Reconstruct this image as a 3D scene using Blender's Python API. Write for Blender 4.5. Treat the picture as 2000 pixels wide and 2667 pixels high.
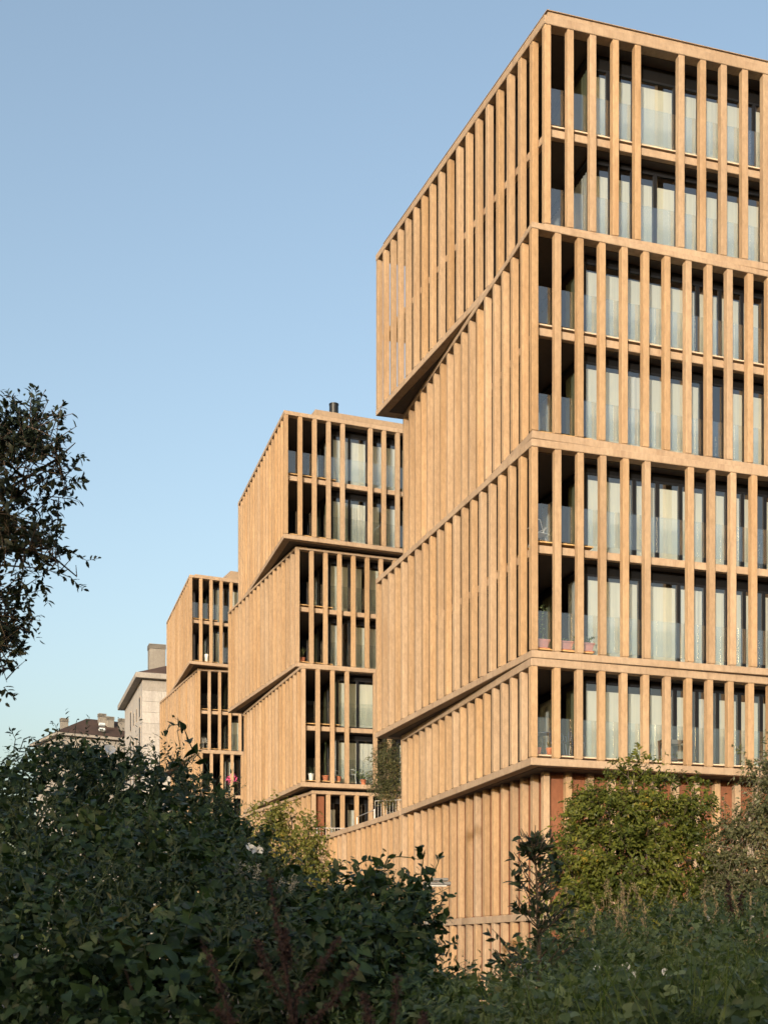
import bpy, bmesh, math, random
import numpy as np
from mathutils import Vector, Matrix

for o in list(bpy.data.objects):
    bpy.data.objects.remove(o)
S = bpy.context.scene
COL = S.collection
R = math.radians

# ------------------------------------------------------------------ camera
FPX, HX, HY = 3300.0, 1000.0, 2485.0           # focal length and horizon of the 2000 x 2667 photograph
cam_d = bpy.data.cameras.new('camera')
cam = bpy.data.objects.new('camera', cam_d)
COL.objects.link(cam)
cam.location = (0, 0, 0)
cam.rotation_euler = (R(90), 0, 0)
cam_d.sensor_fit = 'HORIZONTAL'
cam_d.sensor_width = 24.0
cam_d.lens = 24.0 * FPX / 2000.0
cam_d.shift_y = (HY - 2667 / 2) / 2000.0
cam_d.clip_start = 0.1
cam_d.clip_end = 3000
cam_d.dof.use_dof = True
cam_d.dof.focus_distance = 38.0
cam_d.dof.aperture_fstop = 9.0
S.camera = cam
S.render.resolution_x, S.render.resolution_y = 767, 1024

# ------------------------------------------------------------------ sky, sun, exposure
SUN_AZ, SUN_EL = 196.0, 8.5                     # clockwise from the view direction; low evening sun behind the camera
w = bpy.data.worlds.new('World')
S.world = w
w.use_nodes = True
nt = w.node_tree
nt.nodes.clear()
sky = nt.nodes.new('ShaderNodeTexSky')
sky.sky_type = 'NISHITA'
sky.sun_disc = False
sky.sun_elevation = R(SUN_EL)
sky.sun_rotation = R(SUN_AZ)
sky.altitude = 100
sky.air_density = 1.0
sky.dust_density = 6.0
sky.ozone_density = 0.75
bg = nt.nodes.new('ShaderNodeBackground')
bg.inputs['Strength'].default_value = 0.15
wo = nt.nodes.new('ShaderNodeOutputWorld')
nt.links.new(sky.outputs[0], bg.inputs['Color'])
nt.links.new(bg.outputs[0], wo.inputs['Surface'])

sun_d = bpy.data.lights.new('sun', 'SUN')
sun_d.energy = 2.0
sun_d.angle = R(0.5)
sun_d.color = (1.0, 0.91, 0.79)
sun = bpy.data.objects.new('sun', sun_d)
COL.objects.link(sun)
sv = Vector((math.sin(R(SUN_AZ)) * math.cos(R(SUN_EL)), math.cos(R(SUN_AZ)) * math.cos(R(SUN_EL)), math.sin(R(SUN_EL))))
sun.rotation_euler = sv.to_track_quat('Z', 'Y').to_euler()
sun.location = (0, -60, 40)

S.view_settings.view_transform = 'Standard'
S.view_settings.look = 'None'
S.view_settings.gamma = 1.0
S.view_settings.use_curve_mapping = False
S.view_settings.exposure = 1.32
S.render.engine = 'CYCLES'
S.cycles.max_bounces = 8
S.cycles.transparent_max_bounces = 16


def P(x, y, Z):
    """photograph position (2000 x 2667) at a given distance, in metres"""
    return Vector(((x - HX) / FPX * Z, Z, (HY - y) / FPX * Z))


# ------------------------------------------------------------------ materials
MATS = {}


def new_mat(name):
    m = bpy.data.materials.new(name)
    m.use_nodes = True
    n = m.node_tree
    b = n.nodes['Principled BSDF']
    MATS[name] = m
    return m, n, b


def lk(n, a, b):
    n.links.new(a, b)


def ramp(n, fac, stops):
    r = n.nodes.new('ShaderNodeValToRGB')
    e = r.color_ramp.elements
    e[0].position, e[0].color = stops[0][0], (*stops[0][1], 1)
    e[1].position, e[1].color = stops[-1][0], (*stops[-1][1], 1)
    for p, c in stops[1:-1]:
        x = e.new(p)
        x.color = (*c, 1)
    lk(n, fac, r.inputs[0])
    return r.outputs[0]


def noise(n, scale, detail=4, rough=0.55, vec=None, stretch=None):
    t = n.nodes.new('ShaderNodeTexNoise')
    t.inputs['Scale'].default_value = scale
    t.inputs['Detail'].default_value = detail
    t.inputs['Roughness'].default_value = rough
    if vec is None:
        vec = n.nodes.new('ShaderNodeNewGeometry').outputs['Position']
    if stretch:
        mp = n.nodes.new('ShaderNodeMapping')
        mp.inputs['Scale'].default_value = stretch
        lk(n, vec, mp.inputs['Vector'])
        vec = mp.outputs[0]
    lk(n, vec, t.inputs['Vector'])
    return t.outputs['Fac']


def mixc(n, fac, a, b, mode='MIX'):
    m = n.nodes.new('ShaderNodeMix')
    m.data_type = 'RGBA'
    m.blend_type = mode
    for s, v in ((0, fac), (6, a), (7, b)):
        if hasattr(v, 'is_output'):
            lk(n, v, m.inputs[s])
        elif s == 0:
            m.inputs[0].default_value = v
        else:
            m.inputs[s].default_value = (*v, 1)
    return m.outputs[2]


def bump(n, b, h, strength, dist=0.01):
    bp = n.nodes.new('ShaderNodeBump')
    bp.inputs['Strength'].default_value = strength
    bp.inputs['Distance'].default_value = dist
    lk(n, h, bp.inputs['Height'])
    lk(n, bp.outputs[0], b.inputs['Normal'])


def concrete(name, c0, c1, stain, rnd=0.16, stain_amt=0.5):
    m, n, b = new_mat(name)
    oi = n.nodes.new('ShaderNodeObjectInfo')
    big = noise(n, 0.75, 5, 0.6, stretch=(1, 1, 0.4))
    col = ramp(n, big, [(0.34, c0), (0.66, c1)])
    # fine mottling of the cast surface
    fine = noise(n, 9.0, 6, 0.7, stretch=(1, 1, 0.5))
    f = ramp(n, fine, [(0.3, (0.80, 0.79, 0.77)), (0.7, (1.12, 1.12, 1.11))])
    col = mixc(n, 1.0, col, f, 'MULTIPLY')
    # vertical runs of weathering
    st = noise(n, 1.3, 5, 0.65, stretch=(2.2, 2.2, 0.22))
    sm = ramp(n, st, [(0.53, (0, 0, 0)), (0.70, (1, 1, 1))])
    sf = n.nodes.new('ShaderNodeMath')
    sf.operation = 'MULTIPLY'
    lk(n, sm, sf.inputs[0])
    sf.inputs[1].default_value = stain_amt
    col = mixc(n, sf.outputs[0], col, stain)
    # tiny dark air holes and chips
    sp = noise(n, 60.0, 2, 0.5)
    spm = ramp(n, sp, [(0.66, (1, 1, 1)), (0.74, (0.72, 0.70, 0.68))])
    col = mixc(n, 0.5, col, mixc(n, 1.0, col, spm, 'MULTIPLY'))
    if rnd > 0.1:
        f2 = n.nodes.new('ShaderNodeMath')
        f2.operation = 'FRACT'
        f3 = n.nodes.new('ShaderNodeMath')
        f3.operation = 'MULTIPLY'
        f3.inputs[1].default_value = 7.31
        lk(n, oi.outputs['Random'], f3.inputs[0])
        lk(n, f3.outputs[0], f2.inputs[0])
        col = mixc(n, f2.outputs[0], mixc(n, 1.0, col, (1.02, 0.95, 0.84), 'MULTIPLY'), mixc(n, 1.0, col, (1.0, 1.03, 1.10), 'MULTIPLY'))
    hv = n.nodes.new('ShaderNodeHueSaturation')
    mr = n.nodes.new('ShaderNodeMapRange')
    mr.inputs['To Min'].default_value = 1 - rnd
    mr.inputs['To Max'].default_value = 1 + rnd * 0.7
    lk(n, oi.outputs['Random'], mr.inputs['Value'])
    lk(n, mr.outputs[0], hv.inputs['Value'])
    lk(n, col, hv.inputs['Color'])
    lk(n, hv.outputs[0], b.inputs['Base Color'])
    b.inputs['Roughness'].default_value = 0.85
    b.inputs['Specular IOR Level'].default_value = 0.25
    bump(n, b, fine, 0.25, 0.006)
    return m


concrete('fin_concrete', (0.306, 0.217, 0.139), (0.358, 0.262, 0.173), (0.248, 0.163, 0.094), 0.11, 0.6)
concrete('slab_concrete', (0.300, 0.221, 0.155), (0.358, 0.273, 0.198), (0.232, 0.163, 0.112), 0.05, 0.75)
concrete('soffit_concrete', (0.40, 0.27, 0.17), (0.46, 0.31, 0.2), (0.33, 0.22, 0.14), 0.05, 0.4)
concrete('terracotta', (0.150, 0.058, 0.031), (0.195, 0.082, 0.044), (0.105, 0.052, 0.034), 0.06, 0.6)
concrete('stone_panel', (0.32, 0.31, 0.305), (0.38, 0.37, 0.362), (0.26, 0.248, 0.24), 0.06, 0.5)
concrete('chimney_grey', (0.17, 0.16, 0.148), (0.21, 0.20, 0.185), (0.13, 0.122, 0.112), 0.04, 0.4)
concrete('pale_render', (0.24, 0.228, 0.216), (0.285, 0.272, 0.258), (0.195, 0.182, 0.168), 0.03, 0.4)
concrete('roof_tile', (0.052, 0.034, 0.027), (0.078, 0.049, 0.038), (0.038, 0.028, 0.024), 0.2, 0.5)


def plain(name, col, rough=0.5, metal=0.0, spec=0.5, var=0.12, nscale=6.0):
    m, n, b = new_mat(name)
    f = noise(n, nscale, 4)
    c = ramp(n, f, [(0.3, tuple(x * (1 - var) for x in col)), (0.7, tuple(min(1, x * (1 + var)) for x in col))])
    lk(n, c, b.inputs['Base Color'])
    b.inputs['Roughness'].default_value = rough
    b.inputs['Metallic'].default_value = metal
    b.inputs['Specular IOR Level'].default_value = spec
    return m


plain('dark_frame', (0.006, 0.007, 0.010), 0.5, spec=.3)
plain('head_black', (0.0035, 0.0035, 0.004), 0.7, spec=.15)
plain('soffit_shade_board', (0.045, 0.034, 0.028), 0.8)  # ceiling boards with the soffit shade put into their dark colour
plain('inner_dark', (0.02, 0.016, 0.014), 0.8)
plain('ceiling_dark', (0.10, 0.085, 0.075), 0.8)
plain('deck_wood', (0.42, 0.27, 0.12), 0.7, var=0.25, nscale=12)
plain('sill_stone', (0.50, 0.40, 0.30), 0.7)
plain('white_paint', (0.42, 0.41, 0.40), 0.5)
plain('galvanised', (0.42, 0.43, 0.44), 0.45, 0.7)
plain('lamp_grey', (0.10, 0.095, 0.09), 0.6, 0.0)
plain('pot_pink', (0.36, 0.17, 0.16), 0.55)
plain('pot_terracotta', (0.42, 0.14, 0.07), 0.75)
plain('pot_white', (0.75, 0.74, 0.70), 0.4)
plain('chair_blue', (0.03, 0.05, 0.09), 0.4)
plain('chair_pale', (0.50, 0.55, 0.58), 0.4)
plain('dark_wood', (0.055, 0.025, 0.017), 0.45)
plain('flue_black', (0.012, 0.013, 0.015), 0.35, 0.3)
plain('roof_zinc', (0.25, 0.185, 0.125), 0.7)
plain('soil', (0.05, 0.035, 0.022), 0.95, var=0.4)
plain('asphalt', (0.05, 0.05, 0.05), 0.9, var=0.25, nscale=30)
plain('bark', (0.085, 0.062, 0.045), 0.9, var=0.4, nscale=25)
plain('green_stem', (0.06, 0.085, 0.03), 0.7, var=0.3, nscale=25)
plain('pale_twig', (0.25, 0.20, 0.15), 0.8, var=0.3, nscale=25)
plain('dock_rust', (0.027, 0.0125, 0.0105), 0.85, var=0.5, nscale=40)
plain('petal_white', (0.60, 0.62, 0.64), 0.6, var=0.05)
plain('petal_pink', (0.62, 0.06, 0.22), 0.6, var=0.3, nscale=30)
plain('seed_straw', (0.30, 0.24, 0.15), 0.85, var=0.3, nscale=30)
plain('spike_grey', (0.36, 0.35, 0.31), 0.85, var=0.3, nscale=30)
plain('red_render', (0.35, 0.22, 0.16), 0.85)


def glass_mat(name, tint, base, edge, rough=0.0):
    m = bpy.data.materials.new(name)
    m.use_nodes = True
    n = m.node_tree
    n.nodes.clear()
    out = n.nodes.new('ShaderNodeOutputMaterial')
    tr = n.nodes.new('ShaderNodeBsdfTransparent')
    tr.inputs[0].default_value = (*tint, 1)
    gl = n.nodes.new('ShaderNodeBsdfGlossy')
    gl.inputs['Roughness'].default_value = rough
    gl.inputs['Color'].default_value = (0.96, 0.98, 1, 1)
    lw = n.nodes.new('ShaderNodeLayerWeight')
    lw.inputs['Blend'].default_value = 0.5
    mr = n.nodes.new('ShaderNodeMapRange')
    mr.inputs['To Min'].default_value = base
    mr.inputs['To Max'].default_value = edge
    lk(n, lw.outputs['Facing'], mr.inputs['Value'])
    mx = n.nodes.new('ShaderNodeMixShader')
    lk(n, mr.outputs[0], mx.inputs[0])
    lk(n, tr.outputs[0], mx.inputs[1])
    lk(n, gl.outputs[0], mx.inputs[2])
    lk(n, mx.outputs[0], out.inputs['Surface'])
    MATS[name] = m
    return m


glass_mat('window_glass', (0.94, 0.965, 0.965), 0.11, 0.5)
glass_mat('balustrade_glass', (0.95, 0.97, 0.97), 0.045, 0.4)


def fabric(name, col):
    m, n, b = new_mat(name)
    f = noise(n, 3.0, 3, stretch=(6, 6, 0.15))
    c = ramp(n, f, [(0.3, tuple(x * 0.88 for x in col)), (0.7, col)])
    lk(n, c, b.inputs['Base Color'])
    b.inputs['Roughness'].default_value = 0.9
    b.inputs['Specular IOR Level'].default_value = 0.1
    return m


fabric('blind_cream', (0.46, 0.475, 0.425))
fabric('curtain_white', (0.43, 0.45, 0.43))
fabric('curtain_green', (0.13, 0.14, 0.09))


def leaf_mat(name, dark, mid, light, autumn, trans=0.3, autumn_at=0.95, rough=0.45):
    m = bpy.data.materials.new(name)
    m.use_nodes = True
    n = m.node_tree
    b = n.nodes['Principled BSDF']
    out = n.nodes['Material Output']
    at = n.nodes.new('ShaderNodeAttribute')
    at.attribute_name = 'rnd'
    col = ramp(n, at.outputs['Fac'], [(0.0, dark), (0.5, mid), (autumn_at - 0.06, light), (autumn_at + 0.04, autumn)])
    lf = noise(n, 14.0, 3)
    col = mixc(n, 1.0, col, ramp(n, lf, [(0.3, (0.8, 0.8, 0.8)), (0.7, (1.15, 1.15, 1.15))]), 'MULTIPLY')
    lk(n, col, b.inputs['Base Color'])
    b.inputs['Roughness'].default_value = rough
    b.inputs['Specular IOR Level'].default_value = 0.22
    tl = n.nodes.new('ShaderNodeBsdfTranslucent')
    lk(n, mixc(n, 1.0, col, (1.3, 1.5, 0.5), 'MULTIPLY'), tl.inputs['Color'])
    mx = n.nodes.new('ShaderNodeMixShader')
    mx.inputs[0].default_value = trans
    lk(n, b.outputs[0], mx.inputs[1])
    lk(n, tl.outputs[0], mx.inputs[2])
    lk(n, mx.outputs[0], out.inputs['Surface'])
    MATS[name] = m
    return m


leaf_mat('leaf_bindweed', (0.012, 0.025, 0.012), (0.023, 0.046, 0.020), (0.045, 0.080, 0.034), (0.13, 0.12, 0.05), 0.22, 0.985)
leaf_mat('leaf_willow', (0.018, 0.030, 0.018), (0.030, 0.047, 0.027), (0.058, 0.080, 0.045), (0.12, 0.10, 0.04), 0.2, 0.98)
leaf_mat('leaf_goat_willow', (0.012, 0.019, 0.011), (0.020, 0.028, 0.015), (0.038, 0.042, 0.020), (0.09, 0.07, 0.028), 0.12, 0.95)
leaf_mat('leaf_maple', (0.034, 0.052, 0.010), (0.082, 0.096, 0.017), (0.150, 0.155, 0.027), (0.30, 0.20, 0.03), 0.35, 0.95)
leaf_mat('leaf_lime', (0.07, 0.085, 0.02), (0.12, 0.125, 0.03), (0.19, 0.17, 0.04), (0.24, 0.17, 0.035), 0.35, 0.9)
leaf_mat('leaf_olive', (0.05, 0.06, 0.025), (0.08, 0.085, 0.04), (0.12, 0.115, 0.05), (0.18, 0.12, 0.04), 0.3, 0.9)
leaf_mat('leaf_weed', (0.024, 0.044, 0.019), (0.068, 0.103, 0.046), (0.155, 0.20, 0.095), (0.17, 0.15, 0.07), 0.25, 0.97)
leaf_mat('grass_blade', (0.05, 0.085, 0.025), (0.085, 0.125, 0.040), (0.13, 0.165, 0.06), (0.30, 0.25, 0.14), 0.3, 0.85)

# ------------------------------------------------------------------ object helpers
WL = {}


def wloc(o):
    return WL.get(o.name, Vector((0, 0, 0))) if o else Vector((0, 0, 0))


def link(name, data, parent=None, loc=(0, 0, 0), rot=None, mat=None):
    """loc in world metres; parents never rotate unless noted"""
    o = bpy.data.objects.new(name, data)
    COL.objects.link(o)
    lw = Vector(loc)
    WL[o.name] = lw
    if parent:
        o.parent = parent
        o.location = lw - wloc(parent)
    else:
        o.location = lw
    if rot is not None:
        o.rotation_euler = rot
    if mat and data is not None and not data.materials:
        data.materials.append(MATS[mat])
    return o


def sub(name, data, parent, loc=(0, 0, 0), rot=None, mat=None):
    """child placed in its parent's own space"""
    o = bpy.data.objects.new(name, data)
    COL.objects.link(o)
    o.parent = parent
    o.location = loc
    if rot is not None:
        o.rotation_euler = rot
    if mat and not data.materials:
        data.materials.append(MATS[mat])
    return o


def empty(name, loc, label, cat, group=None, rotz=0.0):
    o = link(name, None, None, loc)
    o.empty_display_size = 0.3
    o.rotation_euler = (0, 0, rotz)
    tag(o, label, cat, group)
    return o


def tag(o, label, cat, group=None):
    o['label'] = label
    o['category'] = cat
    if group:
        o['group'] = group
    return o


def structure(o):
    o['kind'] = 'structure'
    return o


def stuff(o):
    o['kind'] = 'stuff'
    return o


def bm_mesh(bm, name='mesh', smooth=False):
    me = bpy.data.meshes.new(name)
    bm.normal_update()
    bm.to_mesh(me)
    bm.free()
    if smooth:
        for p in me.polygons:
            p.use_smooth = True
    return me


def box_bm(bm, x0, x1, y0, y1, z0, z1, M=None):
    vs = [Vector(v) for v in ((x0, y0, z0), (x1, y0, z0), (x1, y1, z0), (x0, y1, z0),
                              (x0, y0, z1), (x1, y0, z1), (x1, y1, z1), (x0, y1, z1))]
    if M is not None:
        vs = [M @ v for v in vs]
    b = [bm.verts.new(v) for v in vs]
    for f in ((3, 2, 1, 0), (4, 5, 6, 7), (0, 1, 5, 4), (1, 2, 6, 5), (2, 3, 7, 6), (3, 0, 4, 7)):
        bm.faces.new([b[i] for i in f])
    return b


def box_mesh(x0, x1, y0, y1, z0, z1, bev=0.0, M=None):
    bm = bmesh.new()
    box_bm(bm, x0, x1, y0, y1, z0, z1, M)
    if bev:
        bmesh.ops.bevel(bm, geom=bm.edges[:], offset=bev, segments=1, affect='EDGES')
    return bm_mesh(bm)


def prism_bm(bm, poly, z0, z1):
    """poly: counter-clockwise (seen from above) list of 2D points"""
    area = sum(poly[i][0] * poly[(i + 1) % len(poly)][1] - poly[(i + 1) % len(poly)][0] * poly[i][1] for i in range(len(poly)))
    if area < 0:
        poly = poly[::-1]
    lo = [bm.verts.new((p[0], p[1], z0)) for p in poly]
    hi = [bm.verts.new((p[0], p[1], z1)) for p in poly]
    bm.faces.new(lo[::-1])
    bm.faces.new(hi)
    k = len(poly)
    for i in range(k):
        bm.faces.new([lo[i], lo[(i + 1) % k], hi[(i + 1) % k], hi[i]])


def prism_mesh(poly, z0, z1, bev=0.0):
    bm = bmesh.new()
    prism_bm(bm, poly, z0, z1)
    if bev:
        bmesh.ops.bevel(bm, geom=bm.edges[:], offset=bev, segments=1, affect='EDGES')
    return bm_mesh(bm)


def cyl_bm(bm, p0, p1, r0, r1, n=10, cap=True):
    p0, p1 = Vector(p0), Vector(p1)
    q = (p1 - p0).to_track_quat('Z', 'Y')
    a, b = [], []
    for i in range(n):
        d = Vector((math.cos(2 * math.pi * i / n), math.sin(2 * math.pi * i / n), 0))
        a.append(bm.verts.new(p0 + q @ (d * r0)))
        b.append(bm.verts.new(p1 + q @ (d * r1)))
    for i in range(n):
        bm.faces.new([a[i], a[(i + 1) % n], b[(i + 1) % n], b[i]])
    if cap:
        bm.faces.new(a[::-1])
        bm.faces.new(b)


def lathe_mesh(profile, n=14):
    bm = bmesh.new()
    rings = []
    for r, z in profile:
        rings.append([bm.verts.new((r * math.cos(2 * math.pi * i / n), r * math.sin(2 * math.pi * i / n), z)) for i in range(n)])
    for a, b in zip(rings, rings[1:]):
        for i in range(n):
            bm.faces.new([a[i], a[(i + 1) % n], b[(i + 1) % n], b[i]])
    bm.faces.new(rings[0][::-1])
    bm.faces.new(rings[-1])
    return bm_mesh(bm, smooth=False)


# numpy geometry buffer for foliage -------------------------------------------------
class Geo:
    def __init__(self):
        self.v, self.t, self.r, self.n = [], [], [], 0

    def add(self, v, t, r):
        self.v.append(np.asarray(v, dtype=np.float32))
        self.t.append(np.asarray(t, dtype=np.int64) + self.n)
        self.r.append(np.broadcast_to(np.asarray(r, dtype=np.float32), (len(v),)))
        self.n += len(v)

    def mesh(self, name='foliage', smooth=False):
        v = np.concatenate(self.v)
        t = np.concatenate(self.t)
        r = np.concatenate(self.r)
        me = bpy.data.meshes.new(name)
        me.vertices.add(len(v))
        me.vertices.foreach_set('co', v.ravel())
        me.loops.add(len(t) * 3)
        me.loops.foreach_set('vertex_index', t.ravel().astype(np.int32))
        me.polygons.add(len(t))
        me.polygons.foreach_set('loop_start', np.arange(0, len(t) * 3, 3, dtype=np.int32))
        if smooth:
            me.polygons.foreach_set('use_smooth', np.ones(len(t), dtype=bool))
        me.update(calc_edges=True)
        a = me.attributes.new('rnd', 'FLOAT', 'POINT')
        a.data.foreach_set('value', r.astype(np.float32))
        return me

    def tube(self, pts, r0, r1, sides=5, rnd=0.5):
        pts = [np.asarray(p, dtype=float) for p in pts]
        k = len(pts)
        vs = []
        for i, p in enumerate(pts):
            d = pts[min(i + 1, k - 1)] - pts[max(i - 1, 0)]
            d = d / (np.linalg.norm(d) + 1e-9)
            a = np.cross(d, (0.3, 0.9, 0.1))
            a /= np.linalg.norm(a) + 1e-9
            b = np.cross(d, a)
            r = r0 + (r1 - r0) * i / max(1, k - 1)
            for j in range(sides):
                th = 2 * math.pi * j / sides
                vs.append(p + r * (a * math.cos(th) + b * math.sin(th)))
        ts = []
        for i in range(k - 1):
            for j in range(sides):
                a0, a1 = i * sides + j, i * sides + (j + 1) % sides
                b0, b1 = a0 + sides, a1 + sides
                ts += [(a0, a1, b1), (a0, b1, b0)]
        self.add(vs, ts, rnd)

    def leaves(self, tpl, pos, axis, nrm, size, rnd, width=1.0):
        """many copies of a leaf template (unit length along y, facing z)"""
        tv, tt = tpl
        pos, axis, nrm = np.asarray(pos, float), np.asarray(axis, float), np.asarray(nrm, float)
        n = len(pos)
        if n == 0:
            return
        axis /= np.linalg.norm(axis, axis=1, keepdims=True) + 1e-9
        x = np.cross(axis, nrm)
        x /= np.linalg.norm(x, axis=1, keepdims=True) + 1e-9
        z = np.cross(x, axis)
        s = np.broadcast_to(np.asarray(size, float), (n,))[:, None, None]
        v = pos[:, None, :] + s * (tv[None, :, 0:1] * width * x[:, None, :] + tv[None, :, 1:2] * axis[:, None, :] + tv[None, :, 2:3] * z[:, None, :])
        k = len(tv)
        t = (tt[None, :, :] + (np.arange(n) * k)[:, None, None]).reshape(-1, 3)
        self.add(v.reshape(-1, 3), t, np.repeat(rnd, k))


def tpl(pts, tris):
    return np.array(pts, float), np.array(tris, int)


LANCE = tpl([(0, 0, 0), (.15, .3, .05), (0, .33, 0), (-.15, .3, .05), (.13, .65, .02), (0, .67, -.03), (-.13, .65, .02), (0, 1, -.12)],
            [(0, 2, 1), (0, 3, 2), (1, 2, 5), (1, 5, 4), (2, 3, 6), (2, 6, 5), (4, 5, 7), (5, 6, 7)])
OVAL = tpl([(0, 0, 0), (.24, .28, .06), (0, .33, 0), (-.24, .28, .06), (.24, .66, .03), (0, .67, -.03), (-.24, .66, .03), (0, 1, -.10)],
           [(0, 2, 1), (0, 3, 2), (1, 2, 5), (1, 5, 4), (2, 3, 6), (2, 6, 5), (4, 5, 7), (5, 6, 7)])
HEART = tpl([(0, 0, 0), (.20, -.16, .03), (.40, -.05, .05), (.40, .22, .06), (.26, .56, .02), (0, 1, -.14),
             (-.26, .56, .02), (-.40, .22, .06), (-.40, -.05, .05), (-.20, -.16, .03), (0, .3, -.02), (0, .62, -.05)],
            [(0, 1, 10), (1, 2, 10), (2, 3, 10), (3, 4, 10), (4, 11, 10), (4, 5, 11), (5, 6, 11), (6, 7, 10), (6, 10, 11), (7, 8, 10), (8, 9, 10), (9, 0, 10)])
DIAM = tpl([(0, 0, 0), (.26, .45, .05), (0, 1, -.06), (-.26, .45, .05)], [(0, 1, 2), (0, 2, 3)])
BLADE = tpl([(-.5, 0, 0), (.5, 0, 0), (-.4, .4, .04), (.4, .4, .04), (-.25, .75, .16), (.25, .75, .16), (0, 1, .34)],
            [(0, 1, 3), (0, 3, 2), (2, 3, 5), (2, 5, 4), (4, 5, 6)])


def mesh_from_tpl(t, size, rnd, width=1.0):
    g = Geo()
    g.add(t[0] * np.array([size * width, size, size]), t[1], rnd)
    return g.mesh('leaf')

# ------------------------------------------------------------------ ground
GZ = -1.8


def ground_h(x, y):
    """rough bank in front of the camera, level street beyond it"""
    h = GZ
    b = max(0.0, 1 - abs(y - 9) / 12.0)
    h += 0.55 * b * b * (3 - 2 * b)
    return h


bm = bmesh.new()
xs = [-1500, -400, -120, -50, -30, -20, -14, -10, -7, -5, -3, -1, 1, 3, 5, 7, 10, 14, 20, 30, 50, 120, 400, 1500]
ys = [-600, -150, -60, -25, -10, -4, -1, 1, 3, 5, 7, 9, 11, 13, 16, 19, 22, 30, 45, 70, 110, 200, 500, 1500, 2500]
grid = [[bm.verts.new((x, y, ground_h(x, y))) for x in xs] for y in ys]
for j in range(len(ys) - 1):
    for i in range(len(xs) - 1):
        bm.faces.new([grid[j][i], grid[j][i + 1], grid[j + 1][i + 1], grid[j + 1][i]])
structure(link('ground', bm_mesh(bm), mat='soil'))

# street in front of the buildings, with kerb and pavement
rd = bmesh.new()
prism_bm(rd, [(-30, 62), (-9, 62), (7.5, 33.5), (60, 49), (60, 42), (8, 26.5), (-4, 30)], GZ + 0.004, GZ + 0.02)
structure(link('road', bm_mesh(rd), mat='asphalt'))

# ------------------------------------------------------------------ the fin-clad apartment blocks
PITCH = 0.716
FW, FD = 0.20, 0.20                  # fin width and depth


def v2(a):
    return Vector((a[0], a[1]))


def rotz_of(d):
    return math.atan2(d.y, d.x)


def inset_corner(C, dR, dL, d, d2=None):
    """point at distance d behind the right face and d2 behind the left face"""
    d2 = d if d2 is None else d2
    nR, nL = inward(dR, dL), inward(dL, dR)
    A = Matrix(((nR.x, nR.y), (nL.x, nL.y)))
    return C + A.inverted() @ Vector((d, d2))


def inward(d, other):
    n = Vector((-d.y, d.x))
    return n if n.dot(other) > 0 else -n


FIN_CACHE = {}


def fin_mesh(h, wd=FW, dp=FD):
    k = (round(h, 3), wd, dp)
    if k not in FIN_CACHE:
        bm = bmesh.new()
        b0 = len(bm.verts)
        box_bm(bm, -wd / 2, wd / 2, 0, dp, 0.025, h)
        bmesh.ops.bevel(bm, geom=bm.edges[:], offset=0.012, segments=1, affect='EDGES')
        box_bm(bm, -wd / 2 + .025, wd / 2 - .025, 0.025, dp - .025, 0.0, 0.03)      # recessed mortar bed under the fin
        FIN_CACHE[k] = bm_mesh(bm, 'fin')
    return FIN_CACHE[k]


PANE_CACHE = {}


def pane_meshes(wd, h):
    k = (round(wd, 2), round(h, 2))
    if k not in PANE_CACHE:
        fb = 0.055
        bm = bmesh.new()
        box_bm(bm, 0, wd, -0.03, 0.04, 0, fb)
        box_bm(bm, 0, wd, -0.03, 0.04, h - fb, h)
        box_bm(bm, 0, fb, -0.027, 0.037, fb, h - fb)
        box_bm(bm, wd - fb, wd, -0.027, 0.037, fb, h - fb)
        fr = bm_mesh(bm, 'frame')
        bm = bmesh.new()
        vs = [bm.verts.new(p) for p in ((fb, 0, fb), (wd - fb, 0, fb), (wd - fb, 0, h - fb), (fb, 0, h - fb))]
        bm.faces.new(vs)
        gl = bm_mesh(bm, 'glass')
        PANE_CACHE[k] = (fr, gl)
    return PANE_CACHE[k]


def drape_mesh(wd, h, fold, seed):
    """roller blind (fold 0) or pleated curtain"""
    rr = random.Random(seed)
    n = max(2, int(wd / (0.045 if fold else 0.25)))
    bm = bmesh.new()
    rows = []
    for z in (0, h):
        row = []
        for i in range(n + 1):
            rr2 = random.Random(seed * 977 + i)
            y = fold * (0.5 + 0.5 * math.sin(i * 1.9 + rr2.random() * 0.8)) if fold else 0.004 * rr2.random()
            row.append(bm.verts.new((wd * i / n, y, z)))
        rows.append(row)
    for i in range(n):
        bm.faces.new([rows[0][i], rows[0][i + 1], rows[1][i + 1], rows[1][i]])
    return bm_mesh(bm, 'drape', smooth=bool(fold))


def face_s(C, d, inset_n, inset, px):
    """distance along a face for a picture column, on a plane set back by inset"""
    q = C + inset_n * inset
    k = (px - HX) / FPX
    return (k * q.y - q.x) / (d.x - k * d.y)


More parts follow.
